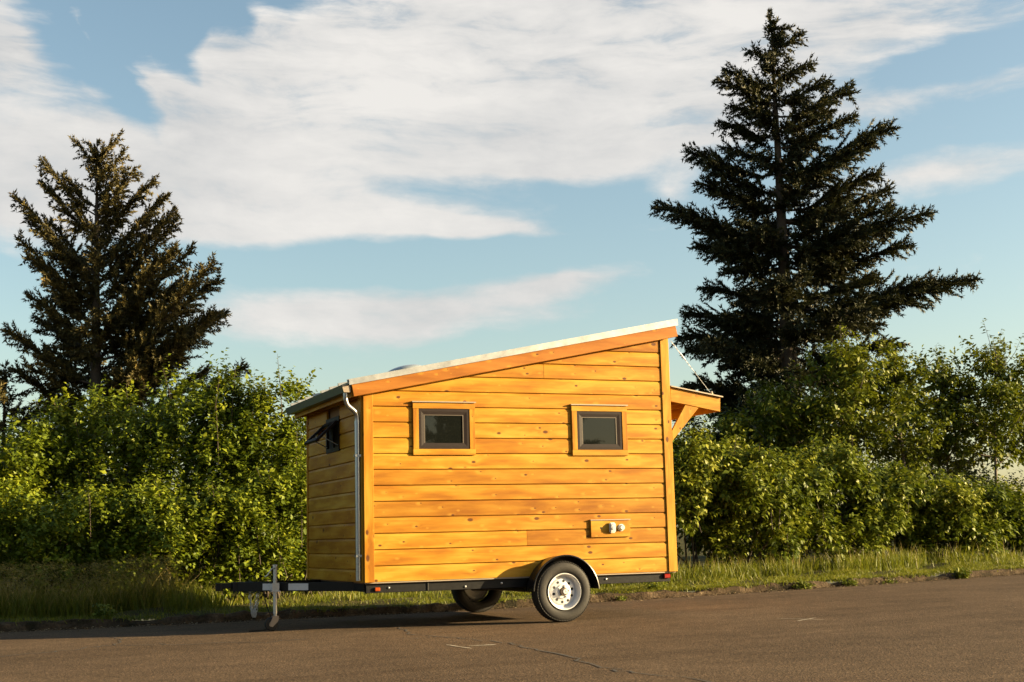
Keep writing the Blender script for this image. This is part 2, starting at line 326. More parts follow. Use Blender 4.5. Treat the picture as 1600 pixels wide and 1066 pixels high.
def soil():
    mt, nt, N, L, B = newmat('verge_soil')
    tc = N.new('ShaderNodeTexCoord'); P = tc.outputs['Object']
    n = N.new('ShaderNodeTexNoise'); n.inputs['Scale'].default_value = 3; n.inputs['Detail'].default_value = 8; L.new(P, n.inputs['Vector'])
    n2 = N.new('ShaderNodeTexNoise'); n2.inputs['Scale'].default_value = 40; n2.inputs['Detail'].default_value = 5; L.new(P, n2.inputs['Vector'])
    r = ramp(N, [(.35, (.05,.04,.022)), (.5, (.055,.06,.018)), (.7, (.1,.078,.045))]); L.new(n.outputs['Fac'], r.inputs[0])
    r2 = ramp(N, [(.3, (.5,.5,.5)), (.7, (1.3,1.25,1.2))]); L.new(n2.outputs['Fac'], r2.inputs[0])
    L.new(mixc(N, L, .8, r.outputs[0], r2.outputs[0], 'MULTIPLY'), B.inputs['Base Color']); B.inputs['Roughness'].default_value = .95; B.inputs['Specular IOR Level'].default_value = .05
    b = N.new('ShaderNodeBump'); b.inputs['Strength'].default_value = .7; b.inputs['Distance'].default_value = .03; L.new(n2.outputs['Fac'], b.inputs['Height']); L.new(b.outputs[0], B.inputs['Normal'])
    return mt
def kerbmat():
    mt, nt, N, L, B = newmat('mossy_old_kerb')
    tc = N.new('ShaderNodeTexCoord'); P = tc.outputs['Object']
    n = N.new('ShaderNodeTexNoise'); n.inputs['Scale'].default_value = 4; n.inputs['Detail'].default_value = 8; L.new(P, n.inputs['Vector'])
    n2 = N.new('ShaderNodeTexNoise'); n2.inputs['Scale'].default_value = 35; n2.inputs['Detail'].default_value = 6; L.new(P, n2.inputs['Vector'])
    r = ramp(N, [(.32, (.02,.018,.011)), (.46, (.05,.037,.025)), (.62, (.075,.056,.038)), (.74, (.16,.125,.085))]); L.new(n.outputs['Fac'], r.inputs[0])
    r2 = ramp(N, [(.3, (.45,.45,.42)), (.7, (1.25,1.2,1.15))]); L.new(n2.outputs['Fac'], r2.inputs[0])
    L.new(mixc(N, L, .85, r.outputs[0], r2.outputs[0], 'MULTIPLY'), B.inputs['Base Color']); B.inputs['Roughness'].default_value = .92; B.inputs['Specular IOR Level'].default_value = .06
    b = N.new('ShaderNodeBump'); b.inputs['Strength'].default_value = .8; b.inputs['Distance'].default_value = .02; L.new(n2.outputs['Fac'], b.inputs['Height']); L.new(b.outputs[0], B.inputs['Normal'])
    return mt
def grid(name, xs, ys, zf, mat):
    X, Y = np.meshgrid(xs, ys); 
    if callable(zf): Xn, Yn, Z = zf(X, Y)
    nx, ny = len(xs), len(ys); V = np.stack([Xn, Yn, Z], -1).reshape(-1, 3)
    I = np.arange(nx*ny).reshape(ny, nx); F = np.stack([I[:-1,:-1], I[:-1,1:], I[1:,1:], I[1:,:-1]], -1).reshape(-1, 4)
    me = bpy.data.meshes.new(name); me.from_pydata(V.tolist(), [], F.tolist()); 
    for p in me.polygons: p.use_smooth = True
    return link(name, me, mat, None, (0,0,0))
xs_fine = np.concatenate([[-2500,-600,-150,-60,-30], np.arange(-20, 40.01, .4), [50,80,150,600,2500]])
road = tag(grid('road', xs_fine, np.concatenate([[-2500,-600,-120,-40], np.linspace(-22, 0, 30), np.linspace(.2, 1, 12)*1.0+2.6]),
    lambda X, Y: (X, np.where(Y > 0, Y-3.6+kerb_y(X)+.06, Y), road_z(X)-.012*np.clip(-Y-9, 0, 6)), asphalt()), kind='structure')
def verge_z(X, Y):
    d = Y-kerb_y(X)
    return road_z(X)+.075+.03*np.clip(d, 0, 1.5)+.012*np.clip(d, 0, 4)+.02*np.sin(X*2.3+Y*1.1)*np.clip(d, 0, 1)+.015*np.sin(X*5.1-Y*3.3)*np.clip(d, 0, 1)
ground = tag(grid('ground', xs_fine, np.concatenate([np.arange(3.2, 9, .25), np.arange(9, 30, 2), [40,80,200,700,2500]]),
    lambda X, Y: (X, np.where(Y < 8, np.maximum(Y, kerb_y(X)+.10+(Y-3.2)*.5), Y), verge_z(X, np.maximum(Y, kerb_y(X)+.1))), soil()), kind='structure')
def build_kerb():
    rng = np.random.RandomState(3); xs = np.arange(-20, 40, .12); V = []; F = []
    jit = np.cumsum(rng.normal(0, .006, len(xs))); jit -= np.convolve(jit, np.ones(25)/25, 'same')
    brk = np.ones(len(xs))
    for c in (-6.3, -1.9, 5.9, 8.35, 10.3, 13.9): brk *= 1-.55*np.exp(-((xs-c)/.22)**2)
    for i, x in enumerate(xs):
        y = kerb_y(x)+jit[i]; z = float(road_z(x)); h = (.1+rng.normal(0, .01))*brk[i]; n = rng.normal(0, .006, 6)
        for dy, dz in ((-.02+n[0], -.03), (-.005+n[1], .03), (.012+n[2], h*.72), (.035+n[3], h), (.13+n[4], h+.004), (.2, h-.06)): V.append((x, y+dy, z+dz))
    k = 6
    for i in range(len(xs)-1):
        for j in range(k-1): a = i*k+j; F.append((a, a+k, a+k+1, a+1))
    me = bpy.data.meshes.new('kerb'); me.from_pydata(V, [], F); o = link('kerb', me, kerbmat(), None, (0,0,0)); return tag(o, kind='structure')
kerb = build_kerb()
# chalky survey strokes and cracks on the asphalt
M_['chalk'] = plain('survey_paint', (.34,.3,.23), .9, 0, .25, 30); M_['crack'] = plain('open_crack', (.022,.018,.015), .95)
def ribbon(name, pts, w, mat, seed, dz=.004, sub=6, jit=.02):
    rng = random.Random(seed); P = []
    for a, b in zip(pts[:-1], pts[1:]):
        for k in range(sub): t = k/sub; P.append((a[0]+(b[0]-a[0])*t+(rng.gauss(0, jit) if k else 0), a[1]+(b[1]-a[1])*t+(rng.gauss(0, jit*1.6) if k else 0)))
    P.append(pts[-1]); v = []; f = []
    for i, p in enumerate(P):
        q = P[min(i+1, len(P)-1)]; o = P[max(i-1, 0)]; d = Vector((q[0]-o[0], q[1]-o[1])).normalized(); n = Vector((-d.y, d.x)); ww = w*rng.uniform(.45, 1.2)*(.35 if i in (0, len(P)-1) else 1)
        for s in (-1, 1): x, y = p[0]+n.x*ww*s/2, p[1]+n.y*ww*s/2; v.append((x, y, float(road_z(x))+dz))
    for i in range(len(P)-1): f.append((2*i, 2*i+2, 2*i+3, 2*i+1))
    mb = MB(); mb.add(v, f); return mb.build(name, mat, road, recalc=False)
ribbon('paint_stroke', [(.06,-2.44),(.1,-3.01)], .03, M_['chalk'], 1, jit=.004); ribbon('paint_stroke', [(.18,-2.72),(.44,-2.73)], .055, M_['chalk'], 2, jit=.008)
ribbon('paint_stroke', [(4.03,-2.28),(4.42,-2.05)], .03, M_['chalk'], 3, jit=.004); ribbon('paint_stroke', [(4.12,-1.75),(4.32,-2.35)], .022, M_['chalk'], 4, jit=.004)
ribbon('crack', [(.51,.38),(.22,-.78),(.36,-1.28),(.46,-1.83),(.62,-2.61),(.54,-3.06),(.48,-4.13),(.25,-5.33),(.27,-5.8),(.5,-7.2)], .028, M_['crack'], 5, jit=.03)
ribbon('crack', [(.36,-1.28),(.1,-1.5),(-.1,-1.35)], .018, M_['crack'], 6); ribbon('crack', [(.62,-2.61),(1.1,-2.5),(1.7,-2.62)], .012, M_['crack'], 7)
ribbon('crack', [(-4.4,-1.1),(-3.76,-.99),(-3.06,-.6),(-2.66,-.22),(-2.2,-.52),(-1.38,-.85),(-.83,-.75)], .035, M_['crack'], 8, jit=.04)
ribbon('crack', [(-2.66,-.22),(-2.5,.6),(-2.55,1.3)], .02, M_['crack'], 9); ribbon('crack', [(8.2,-2.2),(9.2,-2.45),(10.4,-2.3)], .02, M_['crack'], 10)

# ------------------------------------------------------------------ the tiny house on its trailer
ZB, LEN, WID, EXP = .526, 3.865, 2.45, .1765
house = thing('tiny_house', (1.93, 1.22, 0), 'amber wooden tiny house with sloping metal roof on a single-axle trailer', 'tiny house')
def part(mb, name, mat, parent=None, **k): return mb.build(name, mat, parent or house, **k)
SL = .197
def rake_bot(x): return 2.553+SL*(x+.149)
# inner walls
mb = MB(); mb.prism([(0.02, ZB), (LEN-.02, ZB), (LEN-.02, rake_bot(LEN)-.01), (.02, rake_bot(0)-.01)], lambda a, b: (a, .004, b), lambda a, b: (a, WID-.004, b)); part(mb, 'wall_sheathing', M_['ply'])
# siding
LAP = [(-.003, .0), (-.024, .0), (-.026, .003), (-.026, EXP-.034), (-.017, EXP-.0105), (-.006, EXP-.0095), (-.005, EXP+.004), (.0, EXP+.004)]   # (out, up)
def board_front(x0, x1, z, mat, top=None):
    rng = random.Random(int(x0*977)+int(z*3131)); dy = rng.uniform(-.0015, .0015)
    b = MB(); b.prism(LAP, lambda o, u: (x0, o+dy+.003, z+u), lambda o, u: (x1, o+dy+.003, z+u))
    if top:
        bm = bmesh.new(); vs2 = [bm.verts.new(v) for v in b.v]; [bm.faces.new([vs2[i] for i in f]) for f in b.f]
        n = Vector((-SL, 0, 1)).normalized()
        g = bmesh.ops.bisect_plane(bm, geom=bm.verts[:]+bm.edges[:]+bm.faces[:], plane_co=(0, 0, rake_bot(0)+.05), plane_no=n, clear_outer=True)
        if not bm.verts: bm.free(); return
        bm.verts.index_update(); b = MB(); b.v = [tuple(v.co) for v in bm.verts]; b.f = [tuple(v.index for v in f.verts) for f in bm.faces]; bm.free()
        if not b.f: return
    part(b, 'siding_board', mat)
W1, W2 = (.562, 1.312), (2.533, 3.267)
for i in range(16):
    z = ZB+i*EXP; z1 = z+EXP
    spans = [(.1, 3.763)]
    if i in (8, 9, 10): spans = [(.1, W1[0]), (W1[1], W2[0]), (W2[1], 3.763)]
    if i == 2: spans = [(.1, 1.93), (1.931, 3.763)]
    if i == 13: spans = [(.1, 2.2), (2.201, 3.763)]
    for a, b in spans: board_front(a+.0015, b-.0015, z, M_['boardX'], top=z1 > rake_bot(0))
LW = (.92, 1.51, 2.03, 2.44)
for i in range(13):
    z = ZB-.035+i*.1732
    if z > 2.62: break
    zz = max(z, ZB)
    spans = [(.012, WID-.02)]
    if z+.1732 > LW[2]+.03 and z < LW[3]-.03: spans = [(.012, LW[0]), (LW[1], WID-.02)]
    for a, b in spans:
        q = MB(); pr = [(o, u*.1732/EXP) for o, u in LAP]
        if i == 0: pr = [(o, max(u, .035)) for o, u in pr]
        q.prism(pr, lambda o, u: (o+.003, a, z+u), lambda o, u: (o+.003, b, z+u)); part(q, 'siding_board', M_['boardY'])
for i in range(16):
    z = ZB+i*EXP
    if z > 3.15: break
    q = MB(); q.prism(LAP, lambda o, u: (LEN-o-.003, .012, z+u), lambda o, u: (LEN-o-.003, WID-.02, z+u)); part(q, 'siding_board', M_['boardY'])
for i in range(12):
    z = ZB+i*EXP; q = MB(); q.prism(LAP, lambda o, u: (.0, WID-o-.003, z+u), lambda o, u: (LEN, WID-o-.003, z+u)); part(q, 'siding_board', M_['boardX'])
# corner boards and trims
mb = MB(); mb.box(-.012, .099, -.036, .0, ZB-.004, rake_bot(.04)+.05); part(mb, 'corner_board', M_['trimZ'], bevel=.003)
mb = MB(); mb.box(3.764, LEN+.012, -.036, .0, ZB-.004, rake_bot(3.8)+.05); part(mb, 'corner_board', M_['trimZ'], bevel=.003)
mb = MB(); mb.box(-.034, -.012, -.0, .09, ZB-.004, rake_bot(-.02)+.05); part(mb, 'corner_board', M_['trimZ'], bevel=.003)
mb = MB(); mb.box(-.036, .0, WID-.022, WID+.03, ZB-.004, rake_bot(-.02)+.05); part(mb, 'corner_board', M_['trimZ'], bevel=.003)
mb = MB(); mb.box(LEN+.012, LEN+.034, .0, .09, ZB-.004, 3.3); part(mb, 'corner_board', M_['trimZ'], bevel=.003)
mb = MB(); mb.box(0, LEN, -.012, .06, ZB-.016, ZB-.001); part(mb, 'drip_flashing', M_['flash'])
# roof: fascias, soffit, metal, seams
def rake(y0, y1):
    q = MB(); q.prism([(-.149, rake_bot(-.149)), (3.958, rake_bot(3.958)), (3.93, rake_bot(3.93)+.150), (-.177, rake_bot(-.177)+.150)], lambda a, b: (a, y0, b), lambda a, b: (a, y1, b)); part(q, 'rake_board', M_['rake'], bevel=.004)
rake(-.14, -.102); rake(WID+.102, WID+.14)
mb = MB(); mb.prism([(-.14, 2.60), (3.93, 2.60+4.07*SL), (3.93, 2.615+4.07*SL), (-.14, 2.615)], lambda a, b: (a, -.1, b), lambda a, b: (a, WID+.1, b)); part(mb, 'soffit', M_['soffit'])
mb = MB(); mb.prism([(-.165, 2.555), (-.135, 2.56), (-.15, 2.69), (-.172, 2.685)], lambda a, b: (a, -.1, b), lambda a, b: (a, WID+.1, b)); part(mb, 'eave_board', M_['trimY'])
mb = MB(); mb.prism([(3.905, 3.36), (3.935, 3.365), (3.92, 3.49), (3.895, 3.485)], lambda a, b: (a, -.1, b), lambda a, b: (a, WID+.1, b)); part(mb, 'eave_board', M_['trimY'])
def rt_z(x): return rake_bot(x)+.152
mb = MB(); mb.prism([(-.20, rt_z(-.2)), (3.95, rt_z(3.95)), (3.945, rt_z(3.945)+.022), (-.205, rt_z(-.205)+.022)], lambda a, b: (a, -.155, b), lambda a, b: (a, WID+.155, b)); roof = part(mb, 'roof', M_['metal_roof'])
for y0, y1 in ((-.163, -.1555), (WID+.1555, WID+.163)):
    mb = MB(); mb.prism([(-.205, rt_z(-.205)-.016), (3.955, rt_z(3.955)-.016), (3.948, rt_z(3.948)+.066), (-.21, rt_z(-.21)+.05)], lambda a, b: (a, y0, b), lambda a, b: (a, y1, b)); part(mb, 'edge_trim', M_['metal_roof'], roof)
for k in range(8):
    y = -.12+k*(WID+.24)/7; mb = MB(); mb.prism([(-.215, rt_z(-.215)+.022), (3.95, rt_z(3.95)+.022), (3.945, rt_z(3.95)+.05), (-.22, rt_z(-.22)+.052)], lambda a, b: (a, y-.012, b), lambda a, b: (a, y+.012, b)); part(mb, 'standing_seam', M_['metal_roof'], roof)
# skylight bubble
cx, cy, cz = .81, .95, rt_z(.81)+.03
mb = MB(); prof = [(.27, 0), (.27, .05), (.255, .052)]+[(.25*math.cos(a), .052+.085*math.sin(a)) for a in np.linspace(0, math.pi/2*.999, 8)]
mb.lathe(prof, (0, 0, 0), 'z', 32); R_ = Matrix.Rotation(-math.atan(SL), 3, 'Y'); mb.v = [tuple(R_ @ Vector(v)+Vector((cx, cy, cz))) for v in mb.v]; part(mb, 'skylight_dome', M_['acrylic'], smooth=40)
# gutter and downspout
mb = MB(); g = [(-.182, 2.600), (-.259, 2.600), (-.282, 2.682), (-.275, 2.682), (-.255, 2.606), (-.187, 2.606), (-.187, 2.682), (-.182, 2.682)]
mb.prism(g[::-1], lambda a, b: (a, -.12, b), lambda a, b: (a, WID+.14, b)); gutter = part(mb, 'gutter', M_['green_metal'])
mb = MB(); mb.prism([(-.28, 2.679), (-.258, 2.601), (-.183, 2.601), (-.183, 2.679)], lambda a, b: (a, -.1235, b), lambda a, b: (a, -.1205, b)); part(mb, 'end_cap', M_['flash'], gutter)
pts = [(-.225, -.07, 2.60), (-.225, -.07, 2.53), (-.215, -.065, 2.49), (-.195, -.05, 2.462), (-.12, -.0, 2.42), (-.088, .02, 2.398), (-.07, .028, 2.36), (-.066, .03, 2.31), (-.066, .03, 2.28)]
mb = MB(); mb.tube(pts, .026, 12); dspout = part(mb, 'downspout', M_['galv'], smooth=50)
mb = MB(); mb.tube([(-.066, .03, 2.285), (-.066, .03, .545)], .0285, 14); part(mb, 'pipe', M_['galv'], dspout, smooth=50)
mb = MB(); mb.tube([(-.066, .03, 2.30), (-.066, .03, 2.26)], .031, 14); part(mb, 'collar', M_['galv'], dspout, smooth=50)
for z in (1.9, .8): mb = MB(); mb.box(-.1, -.034, -.004, .064, z, z+.025); part(mb, 'bracket', M_['galv'], dspout)
# windows of the long side
def window(x0, x1, z0, z1):
    cw = .068
    w = MB(); w.box(x0+cw, x1-cw, -.02, .0035, z0+cw, z1-cw); wo = part(w, 'window', M_['vinyl'])   # backing
    for (a, b, c, d) in ((x0, x1, z0, z0+cw), (x0, x1, z1-cw, z1)):
        q = MB(); q.box(a, b, -.048, -.012, c, d); part(q, 'casing_board', M_['trimX'], wo, bevel=.002)
    for (a, b) in ((x0+.003, x0+cw), (x1-cw, x1-.003)):
        q = MB(); q.box(a, b, -.046, -.012, z0+cw+.0005, z1-cw-.0005); part(q, 'casing_board', M_['trimZ'], wo, bevel=.002)
    q = MB(); q.box(x0-.012, x1+.006, -.066, -.012, z1+.001, z1+.014); part(q, 'drip_cap', M_['flash'], wo)
    # mitred vinyl frame: a slope from the outer edge in
    a0, a1, b0, b1 = x0+cw+.002, x1-cw-.002, z0+cw+.002, z1-cw-.002; fwid = .066
    q = MB(); O = [(a0,b0),(a1,b0),(a1,b1),(a0,b1)]; I = [(a0+fwid,b0+fwid),(a1-fwid,b0+fwid),(a1-fwid,b1-fwid),(a0+fwid,b1-fwid)]; Mid = [(a0+.03,b0+.03),(a1-.03,b0+.03),(a1-.03,b1-.03),(a0+.03,b1-.03)]
    q.add([(x, -.0405, z) for x, z in O]+[(x, -.0405, z) for x, z in Mid]+[(x, -.034, z) for x, z in I]+[(x, -.0204, z) for x, z in I]+[(x, -.0204, z) for x, z in O],
          [(l*4+i, l*4+(i+1)%4, (l+1)*4+(i+1)%4, (l+1)*4+i) for l in range(4) for i in range(4)]); part(q, 'sash', M_['vinyl'], wo)
    i0, i1, j0, j1 = a0+fwid, a1-fwid, b0+fwid, b1-fwid
    for (a, b, c, d) in ((i0+.0005, i0+.011, j0+.0005, j1-.0005), (i1-.014, i1-.0005, j0+.0005, j1-.0005), (i0+.0115, i1-.0145, j1-.009, j1-.0005)):
        q = MB(); q.box(a, b, -.033, -.0205, c, d); part(q, 'glazing_bead', M_['vinyl_bead'], wo)
    q = MB(); q.box(i0+.006, i1-.006, -.0255, -.0206, j0+.001, j1-.005); part(q, 'pane', M_['glass'], wo)
window(W1[0], W1[1], 1.916, 2.510); window(W2[0], W2[1], 1.910, 2.504)
# awning window in the end wall, propped open
ya, yb, za, zb = LW
w = MB(); w.box(-.012, .0035, ya+.002, yb-.002, za+.002, zb-.002); wo = part(w, 'window', M_['hole_shade'])  # near-black panel stands in for the unlit interior
for (a, b, c, d) in ((ya, yb, za, za+.05), (ya, yb, zb-.05, zb)): q = MB(); q.box(-.034, -.0125, a, b, c, d); part(q, 'frame_rail', M_['vinyl'], wo)
for (a, b) in ((ya, ya+.045), (yb-.045, yb)): q = MB(); q.box(-.034, -.0125, a, b, za+.0505, zb-.0505); part(q, 'frame_stile', M_['vinyl'], wo)
q = MB(); q.box(-.03, -.0125, (ya+yb)/2-.02, (ya+yb)/2+.0, za+.0505, zb-.0505); part(q, 'frame_stile', M_['vinyl'], wo)
hx, hz, th = -.036, zb-.07, rad(47)
def sash(u, v, t): # u along y, v down the sash, t thickness outwards
    d = Vector((-math.sin(th), 0, -math.cos(th))); n = Vector((-math.cos(th), 0, math.sin(th)))
    return Vector((hx, u, hz))+d*v+n*t
SH = zb-za-.06
for (u0, u1, v0, v1) in ((ya+.01, ya+.06, 0, SH), (yb-.06, yb-.01, 0, SH), (ya+.0605, yb-.0605, 0, .05), (ya+.0605, yb-.0605, SH-.05, SH)):
    q = MB(); c = [sash(u, v, t) for t in (0, .03) for u, v in ((u0, v0), (u1, v0), (u1, v1), (u0, v1))]; q.add(c, [(0,3,2,1),(4,5,6,7),(0,1,5,4),(1,2,6,5),(2,3,7,6),(3,0,4,7)]); part(q, 'open_sash_rail', M_['vinyl'], wo)
q = MB(); c = [sash(u, v, t) for t in (.010, .016) for u, v in ((ya+.055, .045), (yb-.055, .045), (yb-.055, SH-.045), (ya+.055, SH-.045))]; q.add(c, [(0,3,2,1),(4,5,6,7),(0,1,5,4),(1,2,6,5),(2,3,7,6),(3,0,4,7)]); part(q, 'pane', M_['glass'], wo)
for u in (ya+.05, yb-.05): q = MB(); q.tube([(-.034, u, za+.07), tuple(sash(u, SH*.72, -.004))], .006, 6); part(q, 'stay', M_['zinc'], wo)
# power inlet panel
mb = MB(); mb.box(2.739, 3.251, -.048, -.02, .952, 1.146); panel = part(mb, 'inlet_panel', M_['trimX'], bevel=.002)
mb = MB(); mb.box(2.732, 3.256, -.06, -.02, 1.147, 1.158); part(mb, 'drip_cap', M_['flash'], panel)
mb = MB(); mb.box(2.968, 3.05, -.088, -.049, .998, 1.12); part(mb, 'power_inlet', M_['white_plastic'], panel, bevel=.014, bev_seg=3, smooth=40)
mb = MB(); mb.lathe([(.0, -.012), (.03, -.012), (.034, -.006), (.034, 0)], (3.009, -.0885, 1.066), 'y', 20); part(mb, 'inlet_lid', M_['white_plastic'], panel, smooth=40)
mb = MB(); mb.box(2.992, 3.012, -.104, -.1015, 1.035, 1.075); part(mb, 'latch', M_['zinc'], panel)
mb = MB(); mb.lathe([(.0, -.05), (.026, -.05), (.031, -.042), (.031, -.012), (.042, -.008), (.042, 0)], (3.131, -.0485, 1.058), 'y', 22); part(mb, 'filler_cap', M_['white_plastic'], panel, smooth=40)
mb = MB(); mb.lathe([(.0, -.0012), (.011, -.0012), (.011, 0)], (2.868, -.0484, 1.058), 'y', 12); part(mb, 'screw_hole_disc', M_['hole_shade'], panel)  # dark disc on the face paints the shade of a hole
# entrance canopy on the tall end
mb = MB(); mb.prism([(LEN+.036, 2.752), (LEN+.036, 2.575), (4.592, 2.457), (4.602, 2.636)], lambda a, b: (a, .0, b), lambda a, b: (a, .04, b)); can = part(mb, 'canopy_beam', M_['trimX'], bevel=.003)
mb = MB(); mb.prism([(LEN+.036, 2.752), (LEN+.036, 2.575), (4.592, 2.457), (4.602, 2.636)], lambda a, b: (a, 1.32, b), lambda a, b: (a, 1.36, b)); part(mb, 'canopy_beam', M_['trimX'], bevel=.003)
def brace(y0, y1): q = MB(); q.prism([(LEN+.036, 2.09), (LEN+.036, 2.215), (4.10, 2.535), (4.29, 2.503)], lambda a, b: (a, y0, b), lambda a, b: (a, y1, b)); part(q, 'canopy_brace', M_['trimZ'], bevel=.003)
brace(-.002+.006, .036); brace(1.324, 1.356)
mb = MB(); mb.prism([(4.557, 2.467), (4.595, 2.461), (4.603, 2.632), (4.565, 2.638)], lambda a, b: (a, .041, b), lambda a, b: (a, 1.319, b)); part(mb, 'canopy_fascia', M_['trimY'])
for k in range(4):
    x = 3.95+k*.15; mb = MB(); zt = 2.752-(x-LEN-.036)*.166; mb.box(x, x+.038, .0405, 1.3195, zt-.10, zt-.012); part(mb, 'canopy_rafter', M_['trimY'])
mb = MB(); mb.prism([(LEN+.034, 2.754), (4.625, 2.634), (4.627, 2.648), (LEN+.034, 2.768)], lambda a, b: (a, -.03, b), lambda a, b: (a, 1.39, b)); part(mb, 'canopy_roof', M_['flash'])
# chain from roof end to canopy edge
mb = MB(); A_, B_ = Vector((3.944, .02, 3.33)), Vector((4.50, .02, 2.665)); d_ = B_-A_
for k in range(16):
    p = A_+d_*(k/30); q = A_+d_*((k+1.15)/30); mb.bar(p, q, .010 if k % 2 else .003, .003 if k % 2 else .011, (0, 1, 0))
mb.tube([A_+d_*.53, B_], .003, 6); chain = part(mb, 'support_chain', M_['zinc'])
mb = MB(); mb.tube([A_+d_*.22, A_+d_*.34], .008, 8); part(mb, 'turnbuckle', M_['galv'], chain); mb = MB(); mb.lathe([(.02, 0), (.02, .03), (.012, .05), (0, .055)], (4.49, .02, 2.66), 'z', 10); part(mb, 'eye_bolt', M_['flash'], chain)

# --- trailer frame
for y in (.03, WID-.085): mb = MB(); mb.box(.02, LEN-.06, y, y+.055, .405, ZB-.017); part(mb, 'frame_rail', M_['black_steel'], bevel=.004)
for x in (.0, .95, 1.9, 2.9, LEN-.12): mb = MB(); mb.box(x, x+.05, .06, WID-.061, .42, ZB-.018); part(mb, 'cross_member', M_['black_steel'])
mb = MB(); mb.box(.0, LEN, .06, WID-.06, ZB-.0165, ZB-.002); part(mb, 'floor_deck', M_['ply'])
def bar_(p, q, name, w=.055, h=.1): b = MB(); b.bar(p, q, w, h); return part(b, name, M_['black_steel'], bevel=.004)
drawbar = bar_((.75, .04, .455), (-1.16, 1.17, .492), 'drawbar'); bar_((.75, WID-.04, .455), (-1.16, 1.28, .492), 'drawbar')
mb = MB(); mb.box(-1.22, -.98, 1.15, 1.30, .44, .545); mb.box(-1.40, -1.2, 1.19, 1.26, .475, .535); mb.tube([(-1.36, 1.225, .45), (-1.36, 1.225, .54)], .045, 12); part(mb, 'coupler', M_['black_steel'], bevel=.003)
# sticker plate on the drawbar
dd = Vector((-1.91, 1.13, .037)).normalized(); nn = Vector((-1.13, -1.91, 0)).normalized()*.0285
def on_bar(x): t = (x-.75)/-1.91; return Vector((x, .04+1.13*t, .455+.037*t))
mb = MB(); a, b = on_bar(-.44)+nn, on_bar(-.64)+nn; mb.bar(a, b, .003, .075); part(mb, 'sticker', M_['sticker'], drawbar)
mb = MB(); a, b = on_bar(-.76)+nn, on_bar(-.9)+nn; mb.bar(a, b, .003, .075); part(mb, 'sticker', M_['sticker'], drawbar)
# jack
jx, jy = -.80, .86; gz = float(road_z(jx))
mb = MB(); mb.tube([(jx, jy, gz+.19), (jx, jy, .70)], .024, 12); jack = part(mb, 'jack', M_['zinc'], smooth=40)
mb = MB(); mb.tube([(jx, jy, gz+.15), (jx, jy, .45)], .019, 12); part(mb, 'inner_tube', M_['galv'], jack, smooth=40)
mb = MB(); mb.tube([(jx, jy, .70), (jx, jy, .735)], .03, 12); part(mb, 'cap', M_['zinc'], jack, smooth=40)
mb = MB(); mb.tube([(jx-.0, jy-.02, .69), (jx-.05, jy-.035, .69), (jx-.1, jy-.045, .62), (jx-.13, jy-.05, .60)], .007, 8); part(mb, 'crank_handle', M_['zinc'], jack, smooth=True)
mb = MB(); mb.box(jx-.05, jx+.05, jy-.04, jy+.06, .43, .445); mb.box(jx-.04, jx+.04, jy-.03, jy-.026, .445, .53); part(mb, 'mounting_plate', M_['zinc'], jack)
mb = MB(); mb.lathe([(.03, -.028), (.068, -.025), (.075, -.012), (.075, .012), (.068, .025), (.03, .028)], (jx-.045, jy, gz+.077), 'y', 24); part(mb, 'caster_wheel', M_['rubber'], jack, smooth=45)
for s in (-1, 1):
    mb = MB(); mb.prism([(jx+.035, gz+.165), (jx-.03, gz+.165), (jx-.075, gz+.06), (jx-.035, gz+.045), (jx+.03, gz+.11)], lambda a, b: (a, jy+s*.034-.002, b), lambda a, b: (a, jy+s*.034+.002, b)); part(mb, 'caster_fork', M_['flash'], jack)
# safety chains and lead
def chain_mesh(pts, link_l=.042):
    b = MB(); P = [Vector(p) for p in pts]
    for k, (p, q) in enumerate(zip(P[:-1], P[1:])):
        d = (q-p).normalized(); ref = Vector((0, 1, 0)) if abs(d.y) < .8 else Vector((1, 0, 0)); s1 = d.cross(ref).normalized(); s2 = d.cross(s1)
        sd = s1 if k % 2 else s2; c = (p+q)/2; loop = [c+d*(math.cos(t)*link_l*.62)+sd*(math.sin(t)*.014) for t in np.linspace(0, 2*math.pi, 11)]
        b.tube(loop, .0042, 5, cap=False)
    return b
for (yy, sag, x2) in ((1.14, .28, -.93), (1.10, .24, -.96)):
    pts = [(-1.04+(x2+1.04)*t, yy-.02*t, .47-sag*4*t*(1-t)*1.02-.05*t) for t in np.linspace(0, 1, 16)]; part(chain_mesh(pts), 'safety_chain', M_['zinc'])
mb = MB(); mb.tube([(-.9, 1.0, .46), (-.88, .98, .3), (-.83, .95, .16), (-.86, .93, .02+gz), (-.9, .9, gz+.012), (-.98, .86, gz+.01), (-1.1, .85, gz+.01)], .006, 6); part(mb, 'wiring_lead', M_['black_steel'])
# lights, bolts
mb = MB(); mb.box(LEN-.15, LEN-.065, .0, .029, .445, .495); part(mb, 'tail_light', M_['red_lens'], bevel=.008)
mb = MB(); mb.box(LEN-.11, LEN-.03, WID-.005, WID+.03, .44, .495); part(mb, 'tail_light', M_['red_lens'], bevel=.008)
mb = MB(); mb.box(.115, .175, .005, .029, .425, .465); part(mb, 'side_marker', M_['amber_lens'], bevel=.006)
for x in (.28, 1.18, 1.62, 2.95): mb = MB(); mb.lathe([(0, -.012), (.011, -.01), (.013, 0)], (x, .0295, .45+.012*math.sin(x*9)), 'y', 8); part(mb, 'bolt', M_['zinc'])
